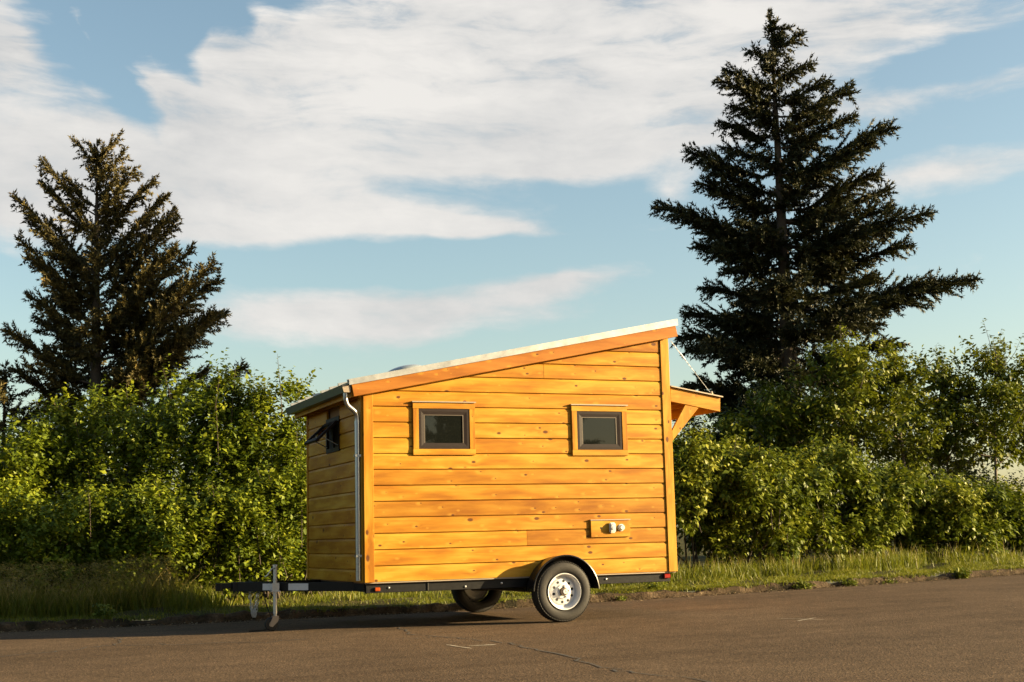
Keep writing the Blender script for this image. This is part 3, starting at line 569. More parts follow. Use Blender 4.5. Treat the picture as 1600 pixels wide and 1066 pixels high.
# --- wheels, axle, fenders
WX, WR = 2.293, .345
def tyre_profile(): return [(.205, .06), (.215, .085), (.25, .1), (.295, .1), (.325, .088), (.340, .07), (.345, .045), (.345, .0), (.345, -.045), (.340, -.07), (.325, -.088), (.295, -.1), (.25, -.1), (.215, -.085), (.205, -.06)]
def wheel(yc, out):
    tz = float(road_z(WX)); c = (WX, yc, WR+tz)
    q = MB(); q.lathe([(.19, -.02), (.19, .02)], c, 'y', 24); w = part(q, 'wheel', M_['black_steel'])
    q = MB(); q.lathe(tyre_profile(), c, 'y', 72)
    ty = part(q, 'tyre', M_['rubber'], w, smooth=50)
    q = MB()
    for k in range(64):
        for s in (-1, 1):
            a = 2*math.pi*(k+.5*(s > 0))/64
            for r, yo, w_, h_ in ((.336, .074, .02, .034),):
                p = Vector((c[0]+r*math.cos(a), yc+s*yo, c[2]+r*math.sin(a))); n = Vector((math.cos(a), s*.55, math.sin(a))).normalized(); t = Vector((-math.sin(a), 0, math.cos(a))); b_ = n.cross(t)
                v = [p+t*(i*w_/2)+b_*(j*h_/2)+n*(.004 if l else -.01) for l in (0, 1) for i, j in ((-1,-1),(1,-1),(1,1),(-1,1))]
                q.add(v, [(4,5,6,7),(0,1,5,4),(1,2,6,5),(2,3,7,6),(3,0,4,7)])
    tag(part(q, 'tread', M_['rubber'], w), kind='stuff')
    o = out
    q = MB(); q.lathe([(.2045, o*.088), (.209, o*.095), (.205, o*.1), (.197, o*.096), (.188, o*.07), (.186, o*.05), (.172, o*.034), (.160, o*.03), (.150, o*.034), (.146, o*.046), (.139, o*.05), (.10, o*.05), (.085, o*.058), (.078, o*.066), (.05, o*.068), (.05, o*.03)], c, 'y', 48); rim = part(q, 'rim', M_['white_rim'], w, smooth=35)
    for k in range(10):
        a = 2*math.pi*(k+.35)/10; q = MB(); q.lathe([(0, o*.0512), (.012, o*.0512), (.0165, o*.0514)], (c[0]+.119*math.cos(a), yc, c[2]+.119*math.sin(a)), 'y', 12); part(q, 'rim_hole_disc', M_['hole_shade'], w, recalc=False)  # dark discs proud of the rim paint the shade in its holes
    for k in range(5):
        a = 2*math.pi*(k+.1)/5; q = MB(); q.lathe([(.011, o*.06), (.011, o*.076), (.006, o*.08), (0, o*.08)], (c[0]+.064*math.cos(a), yc, c[2]+.064*math.sin(a)), 'y', 6); part(q, 'lug_nut', M_['zinc'], w)
    q = MB(); q.lathe([(.042, o*.03), (.042, o*.1), (.038, o*.108)], c, 'y', 24); q.lathe([(.038, o*.108), (.02, o*.112), (0, o*.112)], c, 'y', 24); part(q, 'hub', M_['hub'], w, smooth=35)
    q = MB(); q.lathe([(.026, o*.11), (.026, o*.122), (.014, o*.124), (.012, o*.118), (0, o*.118)], c, 'y', 18); part(q, 'hub_cap', M_['white_rim'], w, smooth=35)
wheel(-.128, -1); wheel(WID+.128, 1)
def fender(y0, y1, yo):
    c = (WX+.02, 0, .345); q = MB(); r = .405; a0, a1 = rad(3), rad(177)
    q.lathe([(r-.004, y0), (r, y0), (r, y1), (r+.012, y1+.002*yo), (r+.013, y1+.01*yo), (r+.004, y1+.014*yo), (r-.006, y1+.008*yo), (r-.004, y1), (r-.004, y0)], c, 'y', 48, a0, a1); fe = part(q, 'fender', M_['gloss_black'], smooth=40)
    q = MB(); n = 24; P = [(c[0]+r*math.cos(a0+(a1-a0)*k/n), c[2]+r*math.sin(a0+(a1-a0)*k/n)) for k in range(n+1)]; yb_ = y0-.004*yo*0
    q.prism(P, lambda a, b: (a, yb_-.001, b), lambda a, b: (a, yb_+.001, b)); part(q, 'fender_shade_plate', M_['gloss_black'], fe)  # black plate added for the shadow between tyre and fender
fender(-.0275, -.232, -1); fender(WID+.0275, WID+.232, 1)
mb = MB(); mb.tube([(WX, -.12, .345), (WX, WID+.12, .345)], .034, 14); part(mb, 'axle', M_['black_steel'], smooth=40)
for y in (.06, WID-.1):
    mb = MB()
    for k in range(4): L_ = .34-.06*k; mb.tube([(WX+t*L_, y+.02, .33-.011*k+.06*t*t*(L_/.34)**2) for t in np.linspace(-1, 1, 9)], .009, 6)
    mb.box(WX-.36, WX-.33, y, y+.04, .36, .42); mb.box(WX+.33, WX+.36, y, y+.04, .36, .42); part(mb, 'leaf_spring', M_['black_steel'])

# ------------------------------------------------------------------ vegetation helpers (numpy)
def nrm(a): return a/np.maximum(np.linalg.norm(a, axis=-1, keepdims=True), 1e-9)
def tri_obj(name, V, F, var, mat, parent=None, org=(0,0,0), kind=None):
    V = np.asarray(V, np.float32)-np.asarray(org, np.float32); F = np.asarray(F, np.int32)
    me = bpy.data.meshes.new(name); me.vertices.add(len(V)); me.vertices.foreach_set('co', V.ravel())
    me.loops.add(F.size); me.loops.foreach_set('vertex_index', F.ravel())
    me.polygons.add(len(F)); me.polygons.foreach_set('loop_start', np.arange(0, F.size, 3, dtype=np.int32))
    a = me.attributes.new('var', 'FLOAT', 'POINT'); a.data.foreach_set('value', np.asarray(var, np.float32))
    me.update(calc_edges=True); o = link(name, me, mat, parent, org)
    if kind: o['kind'] = kind
    return o
def leaves(pos, ax, nr, ln, wd, var):
    """one five-point folded leaf per row"""
    n = len(pos); ax = nrm(ax); sd = nrm(np.cross(ax, nr)); nr = np.cross(sd, ax); ln = ln[:,None]; wd = wd[:,None]
    V = np.stack([pos, pos+ax*ln*.42+sd*wd*.5+nr*ln*.07, pos+ax*ln*.42-sd*wd*.5+nr*ln*.07, pos+ax*ln*.45, pos+ax*ln-nr*ln*.12], 1).reshape(-1, 3)
    b = (np.arange(n)*5)[:,None,None]; F = (b+np.array([[0,3,1],[3,4,1],[0,2,3],[3,2,4]])[None]).reshape(-1, 3)
    return V, F, np.repeat(var, 5)
class Fol:
    def __init__(s): s.V = []; s.F = []; s.a = []; s.n = 0
    def add(s, V, F, a): s.V.append(V); s.F.append(F+s.n); s.a.append(a); s.n += len(V)
    def obj(s, name, mat, parent=None, org=(0,0,0), kind=None): return tri_obj(name, np.concatenate(s.V), np.concatenate(s.F), np.concatenate(s.a), mat, parent, org, kind)
def sprigs(rng, fo, base, axis, length, nl, lsize, vbase, droop=.35, wr=.55):
    """leafy shoots: nl leaves set round each twig"""
    n = len(base); axis = nrm(axis); t = np.tile(np.linspace(.12, 1, nl), n)+rng.normal(0, .03, n*nl)
    B = np.repeat(base, nl, 0); A = np.repeat(axis, nl, 0); Ls = np.repeat(length, nl)
    ref = nrm(rng.normal(size=(n*nl, 3))); rd = nrm(ref-A*(ref*A).sum(1, keepdims=True))
    pos = B+A*(t*Ls)[:,None]+rd*.012
    ax = nrm(A*.55+rd*.85+np.array([0,0,-1])*droop*rng.uniform(.2, 1.4, (n*nl, 1)))
    nr = nrm(np.array([0,0,1.])*.8+A*.3+rng.normal(0, .45, (n*nl, 3)))
    sz = np.repeat(lsize, nl)*rng.uniform(.6, 1.2, n*nl)*(1.08-.35*t)
    var = np.clip(np.repeat(vbase, nl)+rng.normal(0, .14, n*nl)+.12*(t-.5), 0, 1)
    fo.add(*leaves(pos, ax, nr, sz, sz*wr*rng.uniform(.8, 1.2, n*nl), var))
M_['leaf_left'] = leafmat('bright_maple_leaf', [(0, (0.0351,0.0563,0.0037)), (.5, (0.0996,0.1341,0.0063)), (1, (0.2170,0.2314,0.0120))], trans=(0.1872,0.2304,0.0086))
M_['leaf_right'] = leafmat('hedge_leaf', [(0, (0.0350,0.0549,0.0055)), (.5, (0.0969,0.1245,0.0085)), (1, (0.2065,0.2086,0.0158))], trans=(0.1440,0.1872,0.0108), rough=.5)
M_['leaf_tree'] = leafmat('young_tree_leaf', [(0, (0.0299,0.0450,0.0037)), (.5, (0.0836,0.1089,0.0061)), (1, (0.1755,0.1783,0.0115))], trans=(0.1800,0.2016,0.0086))
M_['leaf_shade'] = leafmat('shade_dark_leaf', [(0, (.008,.014,.004)), (.5, (.017,.026,.006)), (1, (.035,.045,.009))], trans=(.03,.05,.005), tf=.1, rough=.5)  # very dark leaf colour stands in for shaded lower fir limbs
M_['needle'] = leafmat('fir_needles', [(0, (0.0127,0.0151,0.0055)), (.55, (0.0294,0.0329,0.0086)), (1, (0.0702,0.0580,0.0169))], trans=(0.0360,0.0360,0.0072), tf=.1, rough=.6, spec=.3)
M_['needle_left'] = leafmat('brownish_fir_needles', [(0, (0.0351,0.0291,0.0094)), (.55, (0.0810,0.0674,0.0173)), (1, (0.1728,0.1218,0.0346))], trans=(0.0432,0.0360,0.0072), tf=.1, rough=.6, spec=.3)
M_['grass'] = leafmat('verge_grass', [(0, (0.0432,0.0685,0.0058)), (.5, (0.1037,0.1210,0.0081)), (.8, (0.1642,0.1532,0.0173)), (1, (0.2765,0.2097,0.0634))], trans=(0.1872,0.2016,0.0144), tf=.35, rough=.5)
M_['bark'] = plain('grey_bark', (.11,.088,.066), .9, 0, .35, 18, bump=.6); M_['fir_bark'] = plain('fir_bark', (.07,.048,.032), .95, 0, .4, 10, bump=.8)
M_['twig'] = plain('brown_twig', (.045,.032,.02), .85, 0, .3, 20); M_['dry'] = leafmat('dry_litter', [(0, (.07,.045,.022)), (1, (.26,.2,.12))], tf=0, rough=.8, spec=.2)

def gz_at(x, y): return float(verge_z(np.float64(x), np.float64(y))) if y > 3.2 else float(road_z(x))
def shrub(name, x, y, top, rx, ry, seed, label, cat='shrub', group=None, mat='leaf_left', n=420, lsize=.085, low=.08, nclus=16, shoots=14, nl=11, vb=.5, stems=7, wr=.55, droop=.35):
    """a dome of leafy clumps on several stems"""
    rng = np.random.RandomState(seed); g = gz_at(x, y); h = top-g
    root = thing(name, (x, y, g), label, cat, group); fo = Fol(); tw = MB(); cen = []
    for k in range(nclus):
        f = (k+.5)/nclus; zz = low+(.90-low)*f**.8; a = rng.uniform(0, 2*math.pi); sp = math.sqrt(max(.05, 1-(max(zz-.35, 0)/.65)**2))*rng.uniform(.3, 1.0)
        cr = rng.uniform(.22, .36)*(.8+.35*(1-zz)); cen.append((np.array([x+math.cos(a)*rx*sp, y+math.sin(a)*ry*sp, g+h*zz]), np.array([rx*cr, ry*cr, h*cr*.5])))
    n = int(n*2.0)
    per = max(10, n//nclus)
    for c, r in cen:
        d = nrm(rng.normal(size=(per, 3))+np.array([0,0,.25])); u = rng.uniform(.45, 1.05, (per, 1))
        base = c+d*r*u; ok = base[:,2] > g+.06; base = base[ok]; d = d[ok]; k = len(base)
        if not k: continue
        ax = nrm(d*.55+np.array([0,0,.75])+rng.normal(0, .35, (k, 3)))
        sprigs(rng, fo, base, ax, rng.uniform(.16, .42, k), nl, np.full(k, lsize), np.full(k, vb)+rng.normal(0, .16)+rng.normal(0, .08, k), droop, wr)
    # upright shoots breaking the outline
    if shoots:
        idx = rng.randint(0, len(cen), shoots); base = np.array([cen[i][0]+cen[i][1]*np.array([rng.uniform(-.7, .7), rng.uniform(-.7, .7), .7]) for i in idx])
        sax = nrm(np.tile([0,0,1.], (shoots, 1))+rng.normal(0, .22, (shoots, 3))); sln = rng.uniform(.28, .55, shoots)*min(1, h/2.5)
        for b_, a_, l_ in zip(base, sax, sln): tw.tube([b_-a_*.35+np.array([0, 0, -.1]), b_, b_+a_*l_], [.008, .006, .002], 5, cap=False)
        sprigs(rng, fo, base, sax, sln, 16, np.full(shoots, lsize*.9), np.full(shoots, vb+.15), droop, wr)
    for k in range(stems):
        c = cen[rng.randint(len(cen))][0]; b = np.array([x+rng.normal(0, .12), y+rng.normal(0, .12), g-.05]); mid = (b+c)/2+np.array([rng.normal(0, .1), rng.normal(0, .1), h*.08])
        tw.tube([b, b*.6+mid*.4, mid, c], [.022, .018, .013, .005], 6)
    fo.obj('foliage', M_[mat], root, (x, y, g)); tag(tw.build('stems', M_['twig'], root, smooth=True, recalc=False), kind='stuff')
    return root
def young_tree(x, y, top, crown_r, seed, label, lean=(0, 0), trunk_r=.055, n=300, lsize=.13, low=.42, mat='leaf_tree', group=None, limbs=13):
    n = int(n*2.2)
    rng = np.random.RandomState(seed); g = gz_at(x, y); h = top-g; root = thing('young_tree', (x, y, g), label, 'tree', group)
    tp = [np.array([x+lean[0]*t*h+.06*math.sin(t*5+seed), y+lean[1]*t*h+.05*math.cos(t*4+seed), g-.05+t*(h*.9+.05)]) for t in np.linspace(0, 1, 9)]
    MB().tube(tp, [trunk_r*(1-.8*t) for t in np.linspace(0, 1, 9)], 9).build('trunk', M_['bark'], root, smooth=True, recalc=False)
    fo = Fol(); per = n//limbs
    for k in range(limbs):
        t = low+(.95-low)*(k+rng.uniform(0, .6))/limbs; i = t*8; p = tp[int(i)]*(1-i%1)+tp[min(8, int(i)+1)]*(i % 1)
        a = k*2.4+rng.uniform(-.5, .5); R = crown_r*(1.05-.55*abs(t-.5)*1.6)*rng.uniform(.65, 1.05)
        e = p+np.array([math.cos(a)*R, math.sin(a)*R, R*rng.uniform(.35, .8)]); mid = (p+e)/2+np.array([0, 0, -.08*R])
        MB().tube([p, mid, e], [.02, .013, .005], 6).build('limb', M_['bark'], root, smooth=True, recalc=False)
        s = rng.uniform(.15, 1.0, per)[:,None]; q = np.where(s < .5, p+(mid-p)*s*2, mid+(e-mid)*(s-.5)*2)
        off = nrm(rng.normal(size=(per, 3)))*rng.uniform(.1, .5, (per, 1))*crown_r*.7*np.array([1, 1, .55])
        base = q+off*(.45+s*.6); ax = nrm(off+np.array([0,0,.25])+rng.normal(0, .3, (per, 3)))
        sprigs(rng, fo, base, ax, rng.uniform(.15, .38, per), 10, np.full(per, lsize), np.full(per, .5)+rng.normal(0, .15), .55, .62)
    k = 9; base = tp[-1]+rng.normal(0, .25, (k, 3))*np.array([crown_r*.5, crown_r*.5, .4]); sax = nrm(np.tile([0,0,1.], (k, 1))+rng.normal(0, .3, (k, 3))); sln = rng.uniform(.3, .6, k); tw = MB()
    for b_, a_, l_ in zip(base, sax, sln): tw.tube([tp[-2], b_, b_+a_*l_], [.01, .006, .002], 5, cap=False)
    tag(tw.build('twigs', M_['twig'], root, smooth=True, recalc=False), kind='stuff')
    sprigs(rng, fo, base, sax, sln, 14, np.full(k, lsize), np.full(k, .6), .5, .62)
    fo.obj('crown', M_[mat], root, (x, y, g)); return root

def fir(x, y, base_z, top, seed, label, specs, right, rise, fill, env, mat='needle', sag=.10, dens=1.0, trunk_r=.26, lean=0., group=None):
    """conifer: limbs listed as (reach along 'right', tip height); more limbs all round, shorter"""
    rng = np.random.RandomState(seed); root = thing('fir_tree', (x, y, base_z), label, 'tree', group)
    rv = np.array([right[0], right[1], 0.]); fv = np.array([-right[1], right[0], 0.]); H = top-base_z
    def trunk(z): t = (z-base_z)/H; return np.array([x, y, z])+rv*lean*(t-.0)
    zs = np.linspace(base_z-.2, top, 14); MB().tube([trunk(z) for z in zs], [max(.012, trunk_r*(1-(z-base_z)/H)**.9) for z in zs], 9).build('trunk', M_['fir_bark'], root, smooth=True, recalc=False)
    B = []
    for s, zt in specs: 
        a = rng.uniform(-.38, .38); B.append((rv*math.cos(a)*np.sign(s)+fv*math.sin(a), abs(s)/math.cos(a)*1.0, zt, 1))
    for k in range(fill):
        zt = base_z+H*(.06+.92*((k+rng.uniform(0, 1))/fill)**.85); a = rng.uniform(0, 2*math.pi); R = env(zt)*rng.uniform(.35, .8)
        B.append((rv*math.cos(a)+fv*math.sin(a), R, zt, 0))
    limb = MB(); TB, TA, TL = [], [], []
    for dv, R, zt, main in B:
        if R < .1: continue
        za = min(max(zt-rise(zt)*R, base_z+.5), top-.05); p0 = trunk(za); tip = trunk(zt)+dv*R; tip[2] = zt
        if not main: tip[2] += rng.normal(0, .15)
        bend = rng.normal(0, .06)*R; sd = np.array([-dv[1], dv[0], 0.])
        f = lambda t: p0+(tip-p0)*t+np.array([0, 0, -sag*R*4*t*(1-t)*.5-.04*R*math.sin(t*6)])+sd*bend*math.sin(math.pi*t)
        limb.tube([f(t) for t in np.linspace(0, 1, 6)], [max(.006, .016*R**.7*(1-t)+.005) for t in np.linspace(0, 1, 6)], 5, cap=False)
        n = max(5, int(R/(.07 if main else .085)*dens)); ts = np.linspace(.16 if R > .8 else .05, 1, n)+rng.normal(0, .01, n)
        for i, t in enumerate(ts):
            p = f(min(t, 1)); q = f(min(t, 1)-.03); d = (p-q)/np.linalg.norm(p-q)
            for s in (-1, 1):
                if rng.rand() < .12: continue
                l = (.12+(.52 if main else .40)*min(R, 2.8)**.8*max(0, 1-t)**.6*min(1, t*3+.25))*rng.uniform(.5, 1.25)
                v = d*rng.uniform(.5, .9)+sd*s*rng.uniform(.4, 1)+np.array([0,0,1])*rng.normal(-.12, .30)
                TB.append(p); TA.append(v/np.linalg.norm(v)); TL.append(l)
            if rng.rand() < .8: TB.append(p); v = d*.5+np.array([0,0,1])*rng.choice([-.8, .8], p=[.6, .4])+rng.normal(0, .2, 3); TA.append(v/np.linalg.norm(v)); TL.append(rng.uniform(.1, .34))
        TB.append(f(.93)); TA.append((f(1)-f(.93))/np.linalg.norm(f(1)-f(.93))); TL.append(.22)
    # top leader
    for z in np.arange(top-1.0, top, .09):
        for k in range(3): a = rng.uniform(0, 6.28); TB.append(trunk(z)); v = np.array([math.cos(a), math.sin(a), .9]); TA.append(v/np.linalg.norm(v)); TL.append(.05+.22*(top-z))
    TB, TA, TL = np.array(TB), np.array(TA), np.array(TL)
    cnt = np.maximum(2, (TL/.055).astype(int)); idx = np.repeat(np.arange(len(TL)), cnt); k = np.concatenate([np.arange(c)/max(1, c-1) for c in cnt])
    pos = TB[idx]+TA[idx]*(TL[idx]*k)[:,None]; ax = TA[idx]; shade = rng.normal(0, .16, len(TL))[idx]
    nt = 5; P = np.repeat(pos, nt, 0); A = np.repeat(ax, nt, 0); m_ = len(P)
    ref = nrm(rng.normal(size=(m_, 3))); rd = nrm(ref-A*(ref*A).sum(1, keepdims=True)); dd_ = nrm(A*rng.uniform(.5, 1.1, (m_, 1))+rd*rng.uniform(.3, .9, (m_, 1)))
    ln = rng.uniform(.07, .15, (m_, 1)); w = rng.uniform(.015, .03, (m_, 1)); sd = nrm(np.cross(dd_, rng.normal(size=(m_, 3))))
    V = np.stack([P-sd*w, P+sd*w, P+dd_*ln], 1).reshape(-1, 3); F = np.arange(m_*3).reshape(-1, 3)
    var = np.repeat(np.clip(.45+np.repeat(shade, nt)+rng.normal(0, .12, m_), 0, 1), 3)
    tri_obj('needles', V, F, var, M_[mat], root, (x, y, base_z)); tag(limb.build('limbs', M_['fir_bark'], root, smooth=True, recalc=False), kind='stuff')
    return root

# ------------------------------------------------------------------ trees and hedges
RV = (math.cos(YAW), -math.sin(YAW))      # limbs of the two big firs spread mostly along the street-facing side
k_ = 36/2131.28
def rfir(px, py): return ((px-1226)*k_, 14.73-(py-15)*k_)
R_T = [rfir(*p) for p in ((1250,32),(1268,48),(1190,67),(1289,89),(1152,100),(1312,122),(1134,127),(1348,140),(1160,150),(1142,180),(1318,165),(1340,192),(1146,219),(1290,205),(1398,214),(1087,228),(1360,240),(1110,262),(1097,288),(1372,284),(1409,292),(1037,310),(1330,315),(1062,335),(1385,340),(1439,358),(1394,362),(1092,383),(1120,400),(1350,395),(1420,395),(1103,445),(1380,440),(1532,447),(1470,450),(1077,486),(1067,520),(1130,500),(1340,480),(1075,545),(1120,580),(1330,560),(1062,610),(1110,612),(1098,640),(1350,620))]
def env_r(z): 
    f = (14.73-z)/14.6; return .12+3.6*min(1, f*1.65)**.9
fir(16.05, 15.35, .3, 14.95, 11, 'tall dark fir with layered level limbs rising behind the canopy end of the house', R_T, RV, lambda z: .30 if z > 9 else (.12 if z > 6.5 else 0.0), 120, env_r, 'needle', sag=.12, dens=1.2, trunk_r=.3)
def lfir(px, py): return ((px-146)*k_, 12.0-(py-203)*k_)
L_T = [lfir(*p) for p in ((110,205),(130,208),(165,215),(182,200),(191,228),(186,255),(66,246),(60,275),(94,264),(185,290),(213,263),(233,264),(249,292),(24,302),(36,330),(60,330),(263,320),(240,340),(278,347),(30,370),(262,380),(295,386),(285,400),(50,400),(270,430),(345,424),(300,446),(45,460),(76,456),(343,442),(45,490),(343,490),(349,503),(320,500),(20,520),(300,530),(60,545),(280,560),(30,580),(322,582),(376,580),(250,590))]
def env_l(z): f = (12-z)/11.5; return .15+2.3*min(1, f*1.9)
fir(-.62, 22.9, .25, 11.95, 23, 'brownish fir with steep upswept limbs standing behind the bright maple bushes', L_T, RV, lambda z: 1.0 if z > 8 else .62, 92, env_l, 'needle_left', sag=.10, dens=1.25, trunk_r=.24, lean=-.15)
fir(-4.9, 22.0, .25, 7.6, 31, 'smaller ragged fir half cut off beside the brownish fir', [(1.1,6.2),(1.5,5.6),(.7,7.0),(1.7,4.9),(1.4,4.3),(-1.2,5.5),(1.6,3.6)], RV, lambda z: .5, 40, lambda z: .3+min(1.6, (7.6-z)*.5), 'needle_left', trunk_r=.16)
fir(-2.9, 24.0, .25, 5.9, 37, 'low broad fir filling the gap between the two brownish firs', [(1.3,4.9),(-1.3,4.7),(1.6,4.1),(-1.6,3.9)], RV, lambda z: .4, 34, lambda z: .3+min(1.8, (5.9-z)*.7), 'needle_left', trunk_r=.14)
# row of firs added behind the camera to block sky; some mirrored in panes
GX = 'dark firs across the street added to block sky light, some mirrored'; LX = 'dark fir in the row across the street, added for window reflections and to block sky'
def copy_tree(root, loc, rot, sc):
    c = root.copy(); COL.objects.link(c); c.location = loc; c.rotation_euler.z = rot; c.scale = (sc, sc, sc)
    for ch in list(root.children): d = ch.copy(); COL.objects.link(d); d.parent = c
    return c
xf = fir(10.6, -27.5, .0, 11.0, 41, LX, [], RV, lambda z: .15, 120, lambda z: .2+4.0*min(1, (11-z)/11*1.5), 'needle', trunk_r=.22, dens=1.0, group=GX)
for lx, ly, ro, sc in ((6.4, -25.5, 1.0, .8), (1.2, -27, 2.2, 1.05), (-4.5, -26, 3.1, .9), (-10, -27.5, 4.4, 1.1), (-16, -26, 5.2, 1.0), (15.3, -29, .6, .72), (25, -27, 1.7, .9)): copy_tree(xf, (lx, ly, 0), ro, sc)

GL = 'maple bushes behind the drawbar'
def px_row(px, Y):   # where a sight line at this bearing meets a row parallel to the street
    lat = (px-800)/2131.28; m1 = (.3842+.9233*lat)/(.9233-.3842*lat); return -4.275+(Y+14.632)*m1
for i, (px, Y, top, rx, ry, lab, n) in enumerate([
    (-60, 8.0, 2.75, 1.5, 1.2, 'low maple bush at the hedge end below the ragged fir', 420),
    (60, 8.2, 2.85, 1.3, 1.2, 'rounded maple bush in front of the fir trunks', 480),
    (165, 8.6, 3.45, 1.35, 1.2, 'tall maple bush covering the brownish fir trunk', 560),
    (255, 8.0, 3.60, 1.1, 1.1, 'maple bush with a sprouting pointed top beside the brownish fir', 560),
    (345, 7.7, 3.62, .95, 1.0, 'tall bright maple bush between two sprouting maple bushes', 560),
    (428, 7.4, 3.55, .9, .95, 'bright upright maple bush standing next to the gutter corner of the house', 580),
    (500, 7.6, 3.15, .8, .9, 'maple bush pressed behind the shaded end wall of the house', 420),
    (560, 8.2, 2.9, 1.0, .9, 'maple bush hidden behind the low eave of the house', 260),
    (110, 5.7, 1.6, 1.0, .8, 'low dark shrub behind the tall seeding grass', 330),
    (-30, 5.8, 1.8, .9, .8, 'low shrub at the far end of the tall seeding grass', 300),
    (235, 5.7, 1.75, .8, .8, 'waist-high shrub rising over the tall seeding grass', 330),
    (330, 5.7, 1.65, .8, .7, 'leafy shrub behind the trailer coupler', 360),
    (410, 5.7, 1.9, .75, .7, 'dense shrub behind the trailer jack', 420),
    (480, 6.2, 2.1, .7, .7, 'shrub behind the foot of the shaded end wall', 360)]):
    shrub('maple_bush' if i < 8 else 'shrub', px_row(px, Y), Y, top, rx, ry, 100+i, lab, 'bush' if i < 8 else 'shrub', None, 'leaf_left', n=n, lsize=.105 if i < 8 else .095, vb=.52 if i < 8 else .45, nclus=34, wr=.62)
for i, (px, Y, top, rx, ry, lab, n) in enumerate([
    (1075, 6.2, 2.6, .8, .9, 'leafy shrub growing under the canopy brace of the house', 520),
    (1150, 6.2, 2.35, .9, .9, 'dense shrub beside the canopy end of the house', 560),
    (1225, 6.3, 2.25, .85, .9, 'rounded shrub in front of the tall dark fir', 560),
    (1300, 6.5, 2.45, .9, .9, 'upright shrub with tall shoots in front of the tall dark fir', 560),
    (1375, 6.6, 2.0, .9, .9, 'shrub at the foot of the double-stemmed young tree', 520),
    (1450, 6.6, 1.8, .95, .9, 'dark shrub between the two pale-trunked young trees', 500),
    (1530, 6.6, 1.65, .95, .9, 'shrub at the foot of the slender leaning young tree', 480),
    (1610, 6.6, 1.5, 1.0, .9, 'low shrub at the far end of the hedge by the kerb', 420)]):
    shrub('hedge_shrub', px_row(px, Y), Y, top, rx, ry, 200+i, lab, 'shrub', None, 'leaf_right', n=int(n*.8), lsize=.13, vb=.5, nclus=30, wr=.55, droop=.8)
for j, (px, Y, top, rx, lab) in enumerate([(1105, 11.5, 3.7, 1.0, 'shade-dark filler bush behind the canopy, standing in for fir limbs'), (1180, 12.0, 4.4, 1.3, 'big shade-dark filler bush standing in for low limbs of the tall fir'), (1290, 12.4, 4.0, 1.3, 'shade-dark filler bush behind the young trees and the fir'),
                                         (1400, 12.6, 3.0, 1.3, 'low shade-dark filler bush seen between pale trunks'), (1510, 12.8, 2.6, 1.4, 'lowest shade-dark filler bush behind the leaning young tree'), (20, 11.5, 2.9, 1.5, 'shade-dark filler bush behind the low maple bushes'), (160, 11.5, 3.1, 1.5, 'shade-dark filler bush in front of the brownish fir trunk'), (300, 11.0, 3.1, 1.4, 'shade-dark filler bush backing the sprouting maple bush'), (430, 10.5, 2.9, 1.3, 'shade-dark filler bush backing the maple bush by the gutter corner')]):
    shrub('shade_filler_bush', px_row(px, Y), Y, top, rx, 1.0, 400+j, lab, 'bush', None, 'leaf_shade', n=330, lsize=.11, vb=.35, nclus=26, shoots=6)  # filler bushes added to close sky gaps, coloured dark as shaded limbs
for i, (px, Y, top, cr, lab, lean, tr) in enumerate([
    (1235, 10.0, 4.35, 1.25, 'young tree with a rounded crown against the tall dark fir', (0, 0), .05),
    (1320, 9.6, 5.25, 1.35, 'young tree with the tallest bright crown beside the tall dark fir', (.02, 0), .06),
    (1405, 9.8, 5.05, 1.25, 'young tree with a pale trunk bare to waist height', (-.02, 0), .06),
    (1470, 10.4, 4.9, 1.2, 'thin-stemmed young tree between two pale trunks', (.02, 0), .045),
    (1540, 9.4, 5.3, 1.35, 'slender leaning young tree with an open see-through crown', (.08, 0), .05),
    (1625, 9.8, 5.1, 1.3, 'young tree at the far end of the hedge', (0, 0), .05),
    (1150, 10.4, 3.3, 1.2, 'short young tree in the shade below the tall dark fir', (0, 0), .05)]):
    young_tree(px_row(px, Y), Y, top, cr, 300+i, lab, lean, tr)

# ------------------------------------------------------------------ verge grass, weeds, litter
def blades(rng, xy, h, lean, width, var, tipvar=0.0, arch=.5):
    n = len(xy); z = verge_z(xy[:,0], xy[:,1])-.01; P = np.column_stack([xy, z]); a = rng.uniform(0, 2*math.pi, n); d = np.column_stack([np.cos(a), np.sin(a), np.zeros(n)])
    ln = (lean*rng.uniform(.2, 1.2, n)*h)[:,None]; hz = np.array([0,0,1.]); sa = rng.uniform(0, 2*math.pi, n); sd = np.column_stack([np.cos(sa), np.sin(sa), np.zeros(n)])*(width*.5)[:,None]; h = h[:,None]
    m1 = P+hz*h*.55+d*ln*(.35); t = P+hz*h*(1-.12*arch)+d*ln
    V = np.stack([P-sd, P+sd, m1-sd*.8, m1+sd*.8, t], 1).reshape(-1, 3); b = (np.arange(n)*5)[:,None,None]
    F = (b+np.array([[0,1,3],[0,3,2],[2,3,4]])[None]).reshape(-1, 3); v = np.repeat(var, 5).reshape(-1, 5); v[:,4] += tipvar; v[:,2:4] += tipvar*.5
    return V, F, np.clip(v.ravel(), 0, 1)
def scatter(rng, n, x0, x1, d0, d1, clump=0.0):
    x = rng.uniform(x0, x1, n*3); d = rng.uniform(d0, d1, n*3)
    if clump: keep = rng.rand(n*3) < np.clip(.5+clump*(np.sin(x*2.1+3*np.sin(d*2.3))+np.sin(x*5.3-d*4.1)*.6), .03, 1); x, d = x[keep], d[keep]
    x, d = x[:n], d[:n]; return np.column_stack([x, kerb_y(x)+d])
rng = np.random.RandomState(77); fo = Fol()
